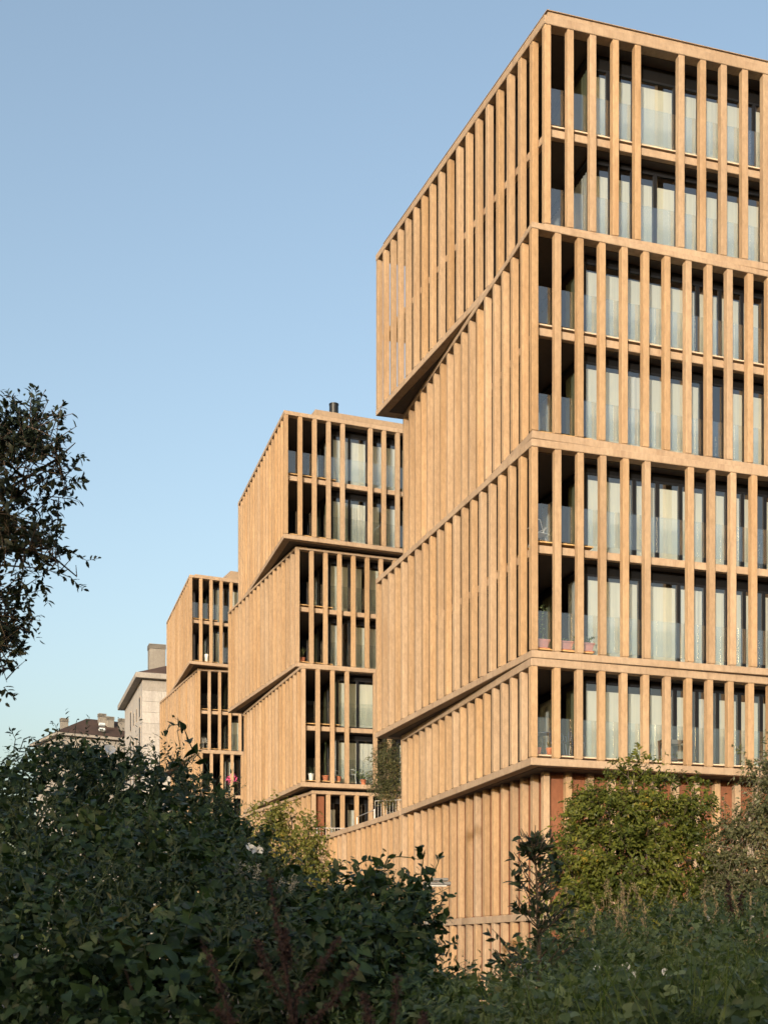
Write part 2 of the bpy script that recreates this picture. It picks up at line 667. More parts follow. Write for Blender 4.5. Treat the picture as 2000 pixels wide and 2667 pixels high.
class Tier:
    """one stepped box of the block: slabs, fins, glazing, loggia"""

    def __init__(self, block, C, L, ang, lenR, zf, zcb, t_top, t_bot, mids=(), skip=(), name='tier',
                 fins=True, bottom=True, nleft=None, gl_d=0.75, seed=0, open_end=0.0):
        self.block = block
        C, L = v2(C), v2(L)
        self.C, self.L = C, L
        self.dR = Vector((math.sin(R(ang)), math.cos(R(ang))))
        self.dL = (L - C).normalized()
        self.lenL = (L - C).length
        self.lenR = lenR
        self.nR, self.nL = inward(self.dR, self.dL), inward(self.dL, self.dR)
        self.zf, self.zcb, self.seed = zf, zcb, seed
        dR, dL = self.dR, self.dL
        Rp = C + dR * lenR
        back = L + dR * lenR * 0.96
        self.poly = [C, Rp, back, L]
        # fascia slabs carry the tier: the roof slab and the floor slab
        self.o = link('roof_slab', prism_mesh(self.poly, zf, zf + t_top, 0.014), block, mat='slab_concrete')
        if bottom:
            link('floor_slab', prism_mesh(self.poly, zcb - t_bot, zcb, 0.014), self.o, mat='slab_concrete')
        # ceiling boards under the slabs, their dark colour standing in for shade
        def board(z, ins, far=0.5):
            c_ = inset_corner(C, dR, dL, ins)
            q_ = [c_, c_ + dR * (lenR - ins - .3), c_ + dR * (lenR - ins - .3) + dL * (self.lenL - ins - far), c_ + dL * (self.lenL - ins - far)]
            link('soffit_shade_board', prism_mesh(q_, z - 0.014, z - 0.001), self.o, mat='soffit_shade_board')
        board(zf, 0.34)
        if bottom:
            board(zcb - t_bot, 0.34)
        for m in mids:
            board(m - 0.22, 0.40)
        h = zf - zcb
        jr = random.Random(seed * 13 + 1)
        if fins:
            fm = fin_mesh(h)
            set_back = 0.016
            rot = rotz_of(dR)
            nb = int((lenR - FW) / PITCH) + 1
            c0 = inset_corner(C, dR, dL, set_back)
            for k in range(nb):
                if k in skip:
                    continue
                p = c0 + dR * (FW / 2 + k * PITCH + jr.uniform(-.004, .004)) + self.nR * jr.uniform(-.003, .005)
                link('fin', fm, self.o, (p.x, p.y, zcb), (jr.uniform(-.0008, .0008), jr.uniform(-.0008, .0008), rot + jr.uniform(-.012, .012)), 'fin_concrete')
            # left flank: local y must point inward
            rl = rotz_of(-dL)
            nl = nleft or round((self.lenL - FW) / 0.735)
            pl = (self.lenL - FW) / nl
            self.pl, self.nl = pl, nl
            for k in range(1, nl + 1):
                p = c0 + dL * (FW / 2 + k * pl + jr.uniform(-.005, .005)) + self.nL * jr.uniform(-.003, .006)
                link('fin', fm, self.o, (p.x, p.y, zcb), (jr.uniform(-.0008, .0008), jr.uniform(-.0008, .0008), rl + jr.uniform(-.015, .015)), 'fin_concrete')
        # intermediate floors
        self.floors = [zcb] + [m for m in mids]
        for m in mids:
            p0 = inset_corner(C, dR, dL, FD + 0.03)
            p1 = p0 + dR * (lenR - 0.3)
            p3 = p0 + dL * (self.lenL - 0.35)
            p2 = p3 + dR * (lenR - 0.3) * 0.96
            me = prism_mesh([p0, p1, p2, p3], m - 0.22, m, 0.01)
            link('floor_beam', me, self.o, mat='slab_concrete')
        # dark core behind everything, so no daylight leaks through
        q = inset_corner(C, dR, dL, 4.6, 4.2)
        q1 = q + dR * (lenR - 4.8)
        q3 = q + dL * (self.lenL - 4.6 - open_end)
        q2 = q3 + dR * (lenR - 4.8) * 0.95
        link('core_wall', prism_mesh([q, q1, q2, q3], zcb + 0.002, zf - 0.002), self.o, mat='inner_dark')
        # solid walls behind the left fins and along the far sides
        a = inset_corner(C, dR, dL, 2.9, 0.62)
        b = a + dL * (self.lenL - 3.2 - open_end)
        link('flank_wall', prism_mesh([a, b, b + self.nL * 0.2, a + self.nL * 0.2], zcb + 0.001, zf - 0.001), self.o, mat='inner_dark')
        e = C + dR * (lenR - 0.25) + self.nR * 0.3
        f = e + dL * (self.lenL - 0.5)
        link('end_wall', prism_mesh([e, f, f + dR * 0.2, e + dR * 0.2], zcb + 0.001, zf - 0.001), self.o, mat='fin_concrete')
        if not open_end:
            e = L - dL * 0.35 + dR * 0.62
            f = e + dR * (lenR - 1.2)
            link('back_wall', prism_mesh([e, f, f - dL * 0.15, e - dL * 0.15], zcb + 0.001, zf - 0.001), self.o, mat='fin_concrete')
        self.gl_d = gl_d

    def top_of(self, i):
        return self.zf if i == len(self.floors) - 1 else self.floors[i + 1] - 0.22

    def at(self, s, d, z=None):
        p = self.C + self.dR * s + self.nR * d
        return Vector((p.x, p.y, self.floors[0] if z is None else z))

    def glazing(self, i, edges, loggia, head, sill, kinds, blind_drop=0.0, deck=True, bal=(0.0, None), bal_h=1.08):
        """one storey of the right face. edges: metres along the face where panes meet; kinds: what hangs behind each"""
        z0, z1 = self.floors[i], self.top_of(i)
        zb, zt = z0 + sill, z1 - head
        rot = (0, 0, rotz_of(self.dR))
        o = self.o
        rr = random.Random(self.seed * 31 + i)
        # head and sill panels, dark metal
        sA, sB = edges[0], edges[-1]
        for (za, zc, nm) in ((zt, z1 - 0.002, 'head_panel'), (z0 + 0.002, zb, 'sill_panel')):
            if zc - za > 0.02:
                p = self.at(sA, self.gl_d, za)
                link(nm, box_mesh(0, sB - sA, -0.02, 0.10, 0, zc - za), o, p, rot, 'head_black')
        if sill >= 0.1:
            p = self.at(0.3, 0.27, z0 + 0.10)
            link('sill', box_mesh(0, sB - 0.3, 0, 0.34, 0, 0.045, 0.006), o, p, rot, 'sill_stone')
        for k in range(len(edges) - 1):
            s0, s1 = edges[k] + 0.004, edges[k + 1] - 0.004
            fr, gl = pane_meshes(s1 - s0, zt - zb)
            p = self.at(s0, self.gl_d, zb)
            link('window_frame', fr, o, p, rot, 'dark_frame')
            link('window_pane', gl, o, p, rot, 'window_glass')
            kd = kinds[k % len(kinds)]
            if kd:
                mat = {'b': 'blind_cream', 'c': 'curtain_white', 'g': 'curtain_green'}[kd[0]]
                frac = float(kd[1:]) if len(kd) > 1 else 1.0
                fold = 0.0 if kd[0] == 'b' else 0.035
                h = (zt - zb - 0.06 - blind_drop)
                wd = s1 - s0 - 0.04
                me = drape_mesh(wd * frac, h, fold, rr.randrange(9999))
                p = self.at(s0 + 0.02, self.gl_d + 0.13, zb + 0.03)
                link('curtain' if fold else 'blind', me, o, p, rot, mat)
        # loggia: glass side wall at the start of the rooms, dark lining at the back
        if loggia > 0.3:
            a = self.at(loggia, self.gl_d, z0)
            rl = (0, 0, rotz_of(self.nR))
            dp = 4.5 - self.gl_d
            fr, gl = pane_meshes(dp / 2 - .01, z1 - z0 - 0.1)
            for q in range(2):
                pp = self.at(loggia, self.gl_d + q * dp / 2, z0 + 0.05)
                link('window_frame', fr, o, pp, rl, 'dark_frame')
                link('window_pane', gl, o, pp, rl, 'window_glass')
                me = drape_mesh(dp / 2 * 0.7, z1 - z0 - .3, 0.06, rr.randrange(999))
                pc = self.at(loggia + 0.15, self.gl_d + q * dp / 2 + .1, z0 + 0.08)
                link('curtain', me, o, pc, rl, 'curtain_green' if rr.random() < .6 else 'curtain_white')
            if deck:
                p0 = inset_corner(self.C, self.dR, self.dL, 0.30)
                d1 = loggia - 0.3
                nbd = 3
                for q in range(nbd):
                    wq = 0.20
                    p = inset_corner(self.C, self.dR, self.dL, 0.30 + q * (wq + .012), 0.34)
                    link('deck_board', box_mesh(0, d1, 0, wq, 0, 0.04, 0.004), o, (p.x, p.y, z0 + 0.11), rot, 'deck_wood')
                pa, pb = inset_corner(self.C, self.dR, self.dL, .98, .34), inset_corner(self.C, self.dR, self.dL, 4.2, .34)
                box = prism_mesh([pa, pa + self.dR * (d1 - .1), pb + self.dR * (d1 - .1), pb], z0 + 0.02, z0 + 0.14)
                link('deck', box, o, mat='deck_wood')
        # glass balustrade just behind the fins
        b0, b1 = bal
        b1 = self.lenR - 0.4 if b1 is None else b1
        if b1 > b0:
            base = 0.16 if (deck or sill > .1) else 0.05
            n = max(1, round((b1 - b0) / (PITCH * 2)))
            for q in range(n):
                s0 = b0 + (b1 - b0) * q / n + (0.27 if q == 0 and b0 == 0 else 0.006)
                s1 = b0 + (b1 - b0) * (q + 1) / n - 0.006
                p = self.at(s0, FD + 0.065, z0 + base)
                me = box_mesh(0, s1 - s0, -0.006, 0.006, 0, bal_h - base + 0.12)
                link('balustrade_pane', me, o, p, rot, 'balustrade_glass')


def px_s(t, xs_, inset=0.75):
    return [face_s(t.C, t.dR, t.nR, inset, x) for x in xs_]


def crop(xc):
    return 950 + xc * 0.6329


BAY = PITCH
# ---- near block
A = empty('apartment_block', (4.6, 36.8, GZ), 'nearest and tallest sandy concrete apartment block of stacked boxes with vertical fins', 'apartment building', 'fin clad apartment blocks')
LR = 11.4
A1 = Tier(A, (4.58, 36.17), (-0.32, 48.64), 73.3, LR, 26.60, 20.88, 0.25, 0.22, mids=(23.62 + .15,), skip=(5,), seed=1, open_end=1.5)
A2 = Tier(A, (4.165, 35.70), (0.715, 48.55), 70.7, LR, 20.49, 14.77, 0.172, 0.216, mids=(17.83,), seed=2, nleft=17)
A3 = Tier(A, (4.158, 35.70), (-0.33, 49.15), 72.4, LR, 14.33, 8.57, 0.212, 0.205, mids=(11.63,), skip=(6,), seed=3)
A4 = Tier(A, (4.145, 35.70), (0.65, 48.54), 71.4, LR, 8.13, 5.54, 0.223, 0.215, seed=4, nleft=17)

END = LR - 0.5


def regular(start, end, step):
    n = max(1, round((end - start) / step))
    return [start + (end - start) * i / n for i in range(n + 1)]


def edges_px(t, xcs, start):
    e = [start] + [s for s in px_s(t, [crop(x) for x in xcs]) if s > start + .1]
    e += regular(e[-1], END, 1.0)[1:]
    return e


A1.glazing(1, edges_px(A1, (1000, 1105, 1275, 1375, 1465, 1555, 1600, 1660), 1.75), 1.75, 0.42, 0.18, ('b', 'b', 'b', 'b', 'b', 'b', None, 'b'), 0.10)
A1.glazing(0, edges_px(A1, (1010, 1100, 1193, 1285, 1375, 1460, 1548, 1632), 1.75), 1.75, 0.14, 0.03, ('b', 'b', 'b', 'b', 'b', 'b'), 0.27)
A2.glazing(1, edges_px(A2, (1068, 1150, 1240, 1368, 1460, 1550, 1640), 2.05), 2.05, 0.22, 0.10, ('b', 'b', 'b', 'b', 'b', 'b', 'b0.9'), 0.16)
A2.glazing(0, edges_px(A2, (1068, 1152, 1240, 1385, 1475, 1565, 1645), 2.05), 2.05, 0.26, 0.03, ('b', 'c', 'b', 'b', 'c0.35', 'b', 'b'), 0.10)
A3.glazing(1, edges_px(A3, (1108, 1203, 1298, 1400, 1490, 1553, 1645), 2.05), 2.05, 0.25, 0.05, ('b', 'b', 'b', 'b', 'b', 'b', 'b0.8'), 0.12)
A3.glazing(0, edges_px(A3, (1132, 1290, 1400, 1490, 1560, 1640), 2.05), 2.05, 0.30, 0.03, ('b', 'b', 'c', 'b', 'b', 'b0.6', 'b'), 0.10)
A4.glazing(0, edges_px(A4, (1075, 1165, 1275, 1365, 1450, 1540, 1630), 2.05), 2.05, 0.16, 0.13, ('b', 'b', 'b', 'b0.6', 'c0.55', 'b', 'b', 'b'), 0.20)

# parapet and rooftop room of the near block
c = inset_corner(A1.C, A1.dR, A1.dL, 0.22)
par = [c, c + A1.dR * (LR - .5), c + A1.dR * (LR - .5) + A1.dL * (A1.lenL - .6), c + A1.dL * (A1.lenL - .6)]
link('parapet', prism_mesh(par, 26.83, 27.13, 0.01), A, mat='slab_concrete')
c2 = inset_corner(A1.C, A1.dR, A1.dL, 0.17)
par2 = [c2, c2 + A1.dR * (LR - .4), c2 + A1.dR * (LR - .4) + A1.dL * (A1.lenL - .5), c2 + A1.dL * (A1.lenL - .5)]
link('parapet_flashing', prism_mesh(par2, 27.131, 27.15), A, mat='roof_zinc')
p0 = A1.C + A1.dR * 3.25 + A1.nR * 1.6
pen = [p0, p0 + A1.dR * 7, p0 + A1.dR * 7 + A1.dL * 7, p0 + A1.dL * 7]
link('rooftop_room', prism_mesh(pen, 27.1, 28.12, 0.02), A, mat='roof_zinc')

# plinth of the near block: terracotta wall behind tall fins, a band, short fins below
BC = Vector((4.64, 36.80))
BdL = Vector((-0.314, 0.949)).normalized()
BdR = Vector((math.sin(R(71.8)), math.cos(R(71.8))))
BnR, BnL = inward(BdR, BdL), inward(BdL, BdR)
cc = inset_corner(BC, BdR, BdL, 0.21)
base_poly = [cc, cc + BdR * 10.3, cc + BdR * 10.3 + BdL * 12.2, cc + BdL * 12.2]
plinth = link('plinth', prism_mesh(base_poly, GZ, 5.322), A, mat='terracotta')
bm = bmesh.new()
b0_ = inset_corner(BC, BdR, BdL, -0.02)
b1_ = inset_corner(BC, BdR, BdL, 0.195)
for (d, n_, ln) in ((BdR, BnR, 10.6), (BdL, BnL, 12.4)):
    e0, e1 = b0_, b1_
    prism_bm(bm, [e0, e0 + d * ln, e0 + d * ln + n_ * 0.25, e1], 0.98, 1.20)
bmesh.ops.remove_doubles(bm, verts=bm.verts[:], dist=1e-5)
link('plinth_band', bm_mesh(bm), A, mat='slab_concrete')
fm_hi, fm_lo = fin_mesh(5.323 - 1.201, 0.20, 0.20), fin_mesh(0.979 - GZ, 0.20, 0.20)
b2_ = inset_corner(BC, BdR, BdL, 0.0)
for k in range(0, 15):
    p = b2_ + BdR * (FW / 2 + k * PITCH)
    for m_, z in ((fm_hi, 1.201), (fm_lo, GZ)):
        link('fin', m_, plinth, (p.x, p.y, z), (0, 0, rotz_of(BdR)), 'fin_concrete')
for k in range(1, 18):
    p = b2_ + BdL * (FW / 2 + k * 0.735)
    for m_, z in ((fm_hi, 1.201), (fm_lo, GZ)):
        link('fin', m_, plinth, (p.x, p.y, z), (0, 0, rotz_of(-BdL)), 'fin_concrete')

# terrace wall running from the near block's plinth back to the middle block
T0 = b2_ + BdL * 12.75
TL = 16.0
TW = empty('terrace_wall', (T0.x, T0.y, GZ), 'low sandy terrace wall of upright fins with pale coping between two blocks', 'wall')
tq = T0 + BnL * 0.21
wallm = link('wall', prism_mesh([tq, tq + BdL * TL, tq + BdL * TL + BnL * 6.0, tq + BnL * 6.0], GZ, 5.30), TW, mat='terracotta')
cq = T0 - BnL * 0.03
link('coping', prism_mesh([cq, cq + BdL * TL, cq + BdL * TL + BnL * 0.5, cq + BnL * 0.5], 5.325, 5.545, 0.012), TW, mat='slab_concrete')
link('paving', prism_mesh([cq + BnL * .502, cq + BdL * TL + BnL * .502, cq + BdL * TL + BnL * 9, cq + BnL * 9], 5.30, 5.45), TW, mat='sill_stone')
fm_t, fm_tl = fin_mesh(5.324 - 1.201, 0.20, 0.20), fm_lo
link('band', prism_mesh([cq, cq + BdL * TL, cq + BdL * TL + BnL * 0.25, cq + BnL * 0.25], 0.98, 1.20), TW, mat='slab_concrete')
for k in range(0, 23):
    p = T0 + BdL * (FW / 2 + 0.02 + k * 0.71)
    for m_, z in ((fm_t, 1.201), (fm_tl, GZ)):
        link('fin', m_, TW, (p.x, p.y, z), (0, 0, rotz_of(-BdL)), 'fin_concrete')


def railing(pts, z, h, label, step=0.13, foot=0.0):
    """steel railing along a polyline: top rail, bottom rail, balusters"""
    q0 = pts[0]
    e = empty('railing', (q0[0], q0[1], z), label, 'railing', 'white terrace railings')
    a, b = pts[0], pts[-1]
    for nm, hh, rad in (('top_rail', h, .02), ('bottom_rail', .1, .013)):
        bmr = bmesh.new()
        cyl_bm(bmr, (a[0], a[1], z + hh), (b[0], b[1], z + foot + hh), rad, rad, 6)
        link(nm, bm_mesh(bmr), e, mat='white_paint')
    bmb = bmesh.new()
    cyl_bm(bmb, (0, 0, 0.1), (0, 0, h), 0.009, 0.009, 5)
    me = bm_mesh(bmb)
    bmp = bmesh.new()
    cyl_bm(bmp, (0, 0, -.05), (0, 0, h), 0.02, 0.02, 6)
    mp = bm_mesh(bmp)
    for a, b in zip(pts, pts[1:]):
        a, b = Vector(a), Vector(b)
        n = max(1, int((b - a).length / step))
        for i in range(n + 1):
            p = a + (b - a) * i / n
            zz = z + foot * i / n
            link('post' if i % 10 == 0 else 'baluster', mp if i % 10 == 0 else me, e, (p.x, p.y, zz), mat='white_paint')
    return e


r0 = P(1046, 2085, 52.8)
r1 = P(977, 2085, 53.2)
railing([(r0.x, r0.y), (r1.x, r1.y)], 5.46, 0.96, 'white steel railing beside the small tree at the top of the terrace steps', 0.13)
r2 = P(975, 2110, 53.3)
r3 = P(930, 2125, 56.5)
bm = bmesh.new()
cyl_bm(bm, (r2.x, r2.y, 6.05), (r3.x, r3.y, 6.1), 0.02, 0.02, 6)
for q in (r2, r3):
    cyl_bm(bm, (q.x, q.y, 5.4), (q.x, q.y, 6.08), 0.018, 0.018, 6)
tag(link('handrail', bm_mesh(bm), mat='galvanised'), 'thin sloping metal handrail beside the terrace steps', 'handrail')
r4, r5 = P(826, 2160, 60.6), P(925, 2155, 60.9)
railing([(r4.x, r4.y), (r5.x, r5.y)], 5.10, 0.92, 'long white steel railing in front of the terracotta panel', 0.14)

# ---- middle block
B = empty('apartment_block', (-4.7, 61.0, GZ), 'middle sandy concrete apartment block of stacked boxes, black flue on its roof', 'apartment building', 'fin clad apartment blocks')
LB = 8.6
B1 = Tier(B, (-4.736, 60.0), (-8.35, 72.4), 68.4, LB, 25.59, 19.92, 0.19, 0.21, mids=(22.80,), skip=(5,), seed=11)
B2 = Tier(B, (-4.255, 60.95), (-8.96, 72.7), 69.4, LB, 19.50, 14.03, 0.13, 0.20, mids=(16.80,), skip=(), seed=12)
B3 = Tier(B, (-3.93, 60.3), (-7.98, 72.0), 73.3, LB, 13.60, 8.18, 0.15, 0.215, mids=(10.92,), skip=(4,), seed=13)
B4 = Tier(B, (-3.46, 60.9), (-8.4, 72.5), 72.4, LB, 7.70, -1.58, 0.16, 0.20, mids=(2.0, 5.0), skip=(), seed=14)
EB = LB - 0.5
for t_, hd, kinds, drop in ((B1, 0.3, ('b', 'b', 'c', 'b0.8'), 0.15), (B2, 0.22, ('b', 'c0.7', 'b', 'c0.8'), 0.1),
                            (B3, 0.25, ('b', 'b', 'c', None), 0.12), (B4, 0.3, ('c0.5', 'c0.6', None, 'c0.4'), 0.3)):
    lg = {B1: 2.65, B2: 1.95, B3: 1.95, B4: 0.9}[t_]
    for i in range(len(t_.floors)):
        ed = regular(lg, EB, 0.98)
        kk = kinds if i else kinds[1:] + kinds[:1]
        t_.glazing(i, ed, lg if t_ is not B4 else 0.0, hd, 0.08, kk, drop, deck=(t_ is not B4), bal=(0.0 if t_ is not B4 else 2.0, None))
# terracotta shutter in the first bay above the terrace
p = B4.at(0.22, 0.30, 5.02)
link('shutter', box_mesh(0, 0.47, 0, 0.05, 0, 2.6, 0.01), B4.o, p, (0, 0, rotz_of(B4.dR)), 'terracotta')
p0 = B1.C + B1.dR * 1.75 + B1.nR * 2.2
bm = bmesh.new()
dR_, nR_ = B1.dR, B1.nR
for (s, z) in ():
    pass
prof = [(0.0, 25.77), (0.55, 27.05), (6.4, 27.05), (6.4, 25.77)]
lo = [bm.verts.new((p0.x + dR_.x * s, p0.y + dR_.y * s, z)) for s, z in prof]
hi = [bm.verts.new((p0.x + dR_.x * s + nR_.x * 6, p0.y + dR_.y * s + nR_.y * 6, z)) for s, z in prof]
bm.faces.new(lo[::-1]); bm.faces.new(hi)
for i in range(4):
    bm.faces.new([lo[i], lo[(i + 1) % 4], hi[(i + 1) % 4], hi[i]])
bmesh.ops.recalc_face_normals(bm, faces=bm.faces[:])
link('rooftop_room', bm_mesh(bm), B, mat='roof_zinc')
fl = P(869.5, 1066, 64.6)
link('flue', lathe_mesh([(0.235, 0), (0.235, 0.98), (0.25, 0.985), (0.25, 1.04), (0.21, 1.05), (0.2, 0.9)], 24), B, (fl.x, fl.y, 27.0), mat='flue_black')

# ---- far block
Cb = empty('apartment_block', (-13.0, 87.0, GZ), 'farthest sandy concrete fin block, in front of the stone faced building', 'apartment building', 'fin clad apartment blocks')
LC = 7.2
C1 = Tier(Cb, (-13.2, 86.0), (-16.9, 98.4), 65.2, LC, 25.60, 19.92, 0.17, 0.21, mids=(22.80,), skip=(), seed=21)
C2 = Tier(Cb, (-12.82, 87.1), (-17.5, 98.8), 73.0, LC, 19.50, 14.07, 0.16, 0.2, mids=(16.80,), seed=22)
C3 = Tier(Cb, (-12.58, 86.5), (-16.6, 98.3), 72.0, LC, 13.72, 8.2, 0.15, 0.2, mids=(10.95,), seed=23)
C4 = Tier(Cb, (-12.1, 87.3), (-16.9, 98.5), 72.0, LC, 7.8, -1.58, 0.16, 0.2, mids=(2.0, 5.0), seed=24)
for t_, lg, kinds in ((C1, 2.0, ('b0.7', 'b', 'c')), (C2, 2.4, ('b', 'c', 'b')), (C3, 2.0, ('c0.6', 'c', 'b'))):
    for i in range(len(t_.floors)):
        t_.glazing(i, regular(lg, LC - .5, 0.9), lg, 0.25, 0.08, kinds, 0.12)
C4.glazing(2, regular(0.9, LC - .5, 0.9), 0, 0.25, 0.08, ('c0.6', 'c', 'b'), 0.12, deck=False)
p0 = C1.C + C1.dR * 2.9 + C1.nR * 2.6
bm = bmesh.new()
dR_, nR_ = C1.dR, C1.nR
prof = [(0.0, 25.76), (0.85, 27.2), (4.2, 27.2), (4.2, 25.76)]
lo = [bm.verts.new((p0.x + dR_.x * s, p0.y + dR_.y * s, z)) for s, z in prof]
hi = [bm.verts.new((p0.x + dR_.x * s + nR_.x * 6, p0.y + dR_.y * s + nR_.y * 6, z)) for s, z in prof]
bm.faces.new(lo[::-1]); bm.faces.new(hi)
for i in range(4):
    bm.faces.new([lo[i], lo[(i + 1) % 4], hi[(i + 1) % 4], hi[i]])
bmesh.ops.recalc_face_normals(bm, faces=bm.faces[:])
link('rooftop_room', bm_mesh(bm), Cb, mat='roof_zinc')
cpar = inset_corner(C1.C, C1.dR, C1.dL, 0.45)
link('parapet', prism_mesh([cpar, cpar + C1.dR * 6, cpar + C1.dR * 6 + C1.dL * 9, cpar + C1.dL * 9], 25.765, 25.98), Cb, mat='slab_concrete')
#@@DETAILS
# ------------------------------------------------------------------ older buildings
def hip_roof_bm(bm, C, a, b, la, lb, z, rise, over):
    """C corner, a/b unit directions, hipped roof with its ridge along b"""
    c0 = C - a * over - b * over
    la2, lb2 = la + 2 * over, lb + 2 * over
    q = [c0, c0 + a * la2, c0 + a * la2 + b * lb2, c0 + b * lb2]
    r0, r1 = c0 + a * la2 / 2 + b * la2 / 2, c0 + a * la2 / 2 + b * (lb2 - la2 / 2)
    V = [bm.verts.new((p.x, p.y, z)) for p in q] + [bm.verts.new((r0.x, r0.y, z + rise)), bm.verts.new((r1.x, r1.y, z + rise))]
    for f in ((0, 1, 4), (1, 2, 5, 4), (2, 3, 5), (3, 0, 4, 5), (3, 2, 1, 0)):
        bm.faces.new([V[i] for i in f])
    bmesh.ops.recalc_face_normals(bm, faces=bm.faces[:])
    return q


def wall_frame(C, d, n):
    """matrix: x along the wall, y inward, z up"""
    return Matrix(((d.x, n.x, 0, C.x), (d.y, n.y, 0, C.y), (0, 0, 1, 0), (0, 0, 0, 1)))


def chimney(parent, p, sx, sy, z0, z1, rot, slats=4, mat='pale_render'):
    c = link('chimney', box_mesh(-sx / 2, sx / 2, -sy / 2, sy / 2, 0, z1 - z0 - 0.5, 0.02), parent, (p.x, p.y, z0), (0, 0, rot), mat)
    hh = 0.5 / slats
    for i in range(slats):
        zz = z1 - z0 - 0.5 + i * hh
        e = 0.05
        sub('cowl_slat', box_mesh(-sx / 2 - e, sx / 2 + e, -sy / 2 - e, sy / 2 + e, zz + hh * .35, zz + hh * .95), c, mat=mat)
    sub('cowl_core', box_mesh(-sx / 2 + .15, sx / 2 - .15, -sy / 2 + .15, sy / 2 - .15, z1 - z0 - .5, z1 - z0 - .01), c, mat='inner_dark')
    return c


dRo = Vector((math.sin(R(72)), math.cos(R(72))))
dLo = Vector((math.sin(R(-17.5)), math.cos(R(-17.5))))
DC = Vector((P(370.6, 1790, 130).x, 130.0))
D = empty('stone_building', (DC.x, DC.y, GZ), 'pale stone clad building with brown hipped tile roof behind the far fin block', 'building')
DE = 28.2
dw = link('wall', prism_mesh([DC, DC + dRo * 12, DC + dRo * 12 + dLo * 17, DC + dLo * 17], GZ, DE), D, mat='stone_panel')
# stone facing panels with open joints, front and flank; window openings on the flank
nRo, nLo = inward(dRo, dLo), inward(dLo, dRo)
ph = 1.12
pm = {}
for r in range(0, 13):
    z = DE - 1.15 - ph * (r + 1)
    for k in range(3):
        p = DC + dRo * (k * 1.98 + 0.0) - nRo * 0.06
        if 'f' not in pm:
            pm['f'] = box_mesh(0.01, 1.965, 0, 0.058, 0.012, ph - 0.012, 0.006)
        link('stone_panel', pm['f'], dw, (p.x, p.y, z), (0, 0, rotz_of(dRo)), 'stone_panel')
link('frieze', box_mesh(-.0, 6, 0, .05, 0, 1.13, .005), D, ((DC - nRo * .055).x, (DC - nRo * .055).y, DE - 1.148), (0, 0, rotz_of(dRo)), 'pale_render')
for fl_ in range(6):
    zz = DE - 3.6 - fl_ * 3.1
    for (t0, wd, hh_) in ((1.6, 1.1, 2.2), (4.6, .7, 1.5), (7.2, .7, 1.5), (10.2, 1.1, 2.2)):
        p = DC + dLo * (t0 + wd) - nLo * 0.02
        wf = link('window', box_mesh(0, wd, 0, 0.04, 0, hh_), D, (p.x, p.y, zz), (0, 0, rotz_of(-dLo)), 'sill_stone')
        sub('pane', box_mesh(.08, wd - .08, -.012, .01, .08, hh_ - .08), wf, mat='dark_frame')
p = DC + dRo * 4.15 - nRo * 0.075
wf = link('window', box_mesh(0, 1.5, 0, 0.05, 0, 2.1), D, (p.x, p.y, DE - 3.7), (0, 0, rotz_of(dRo)), 'sill_stone')
sub('pane', box_mesh(.08, 1.42, -.02, .01, .08, 2.02), wf, mat='dark_frame')
ov = 0.75
e0 = DC - dRo * ov - dLo * ov
link('eaves', prism_mesh([e0, e0 + dRo * 13.5, e0 + dRo * 13.5 + dLo * 18.5, e0 + dLo * 18.5], DE, DE + 0.55, 0.03), D, mat='pale_render')
bm = bmesh.new()
hip_roof_bm(bm, DC, dRo, dLo, 12, 17, DE + 0.56, 3.1, 0.6)
link('roof', bm_mesh(bm), D, mat='roof_tile')
pc = P(408, 1741, 136)
chimney(D, Vector((pc.x, pc.y)), 1.7, 1.5, 29.2, 33.1, rotz_of(dRo), 4, 'chimney_grey')

EC = Vector((P(156, 1910, 170).x, 170.0))
dEa = Vector((8.1, 5.0)).normalized()
dEb = Vector((-5.0, 8.1)).normalized()
E = empty('tiled_house', (EC.x, EC.y, GZ), 'low distant house with brown hipped tile roof and several small chimneys', 'house')
EZ = P(156, 1916, 170).z
ew = link('wall', prism_mesh([EC, EC + dEa * 22, EC + dEa * 22 + dEb * 11, EC + dEb * 11], GZ, EZ), E, mat='pale_render')
link('eaves', prism_mesh([EC - dEa * .7 - dEb * .7, EC + dEa * 22.7 - dEb * .7, EC + dEa * 22.7 + dEb * 11.7, EC - dEa * .7 + dEb * 11.7], EZ, EZ + .35), E, mat='pale_render')
bm = bmesh.new()
hip_roof_bm(bm, EC, dEb, dEa, 11, 22, EZ + .36, 3.3, 0.8)
link('roof', bm_mesh(bm), E, mat='roof_tile')
for (x, y0, y1, w_) in ((167, 1872, 1906, .95), (265.5, 1860, 1880, .95), (286, 1868, 1884, 1.0), (318, 1873, 1890, .9)):
    q = P(x, y1, 173 if x < 200 else 177)
    chimney(E, Vector((q.x, q.y)), w_, .8, q.z - .8, P(x, y0, q.y).z, rotz_of(dEa), 3, 'chimney_grey')
for k in range(5):
    p = EC + dEa * (2 + k * 3.6) - Vector((-dEa.y, dEa.x)) * 0.03
    wf = link('window', box_mesh(0, 1.2, 0, .06, 0, 1.6), E, (p.x, p.y, EZ - 2.9), (0, 0, rotz_of(dEa)), 'sill_stone')
    sub('pane', box_mesh(.1, 1.1, -.012, .01, .1, 1.5), wf, mat='dark_frame')
for k in range(2):
    q = P(272, 1893 + k * 13, 174.2)
    link('skylight', box_mesh(-.4, .4, -.05, .3, 0, .35), E, (q.x, q.y - 1.2, q.z), (R(-30), 0, rotz_of(dEa)), 'chair_pale')

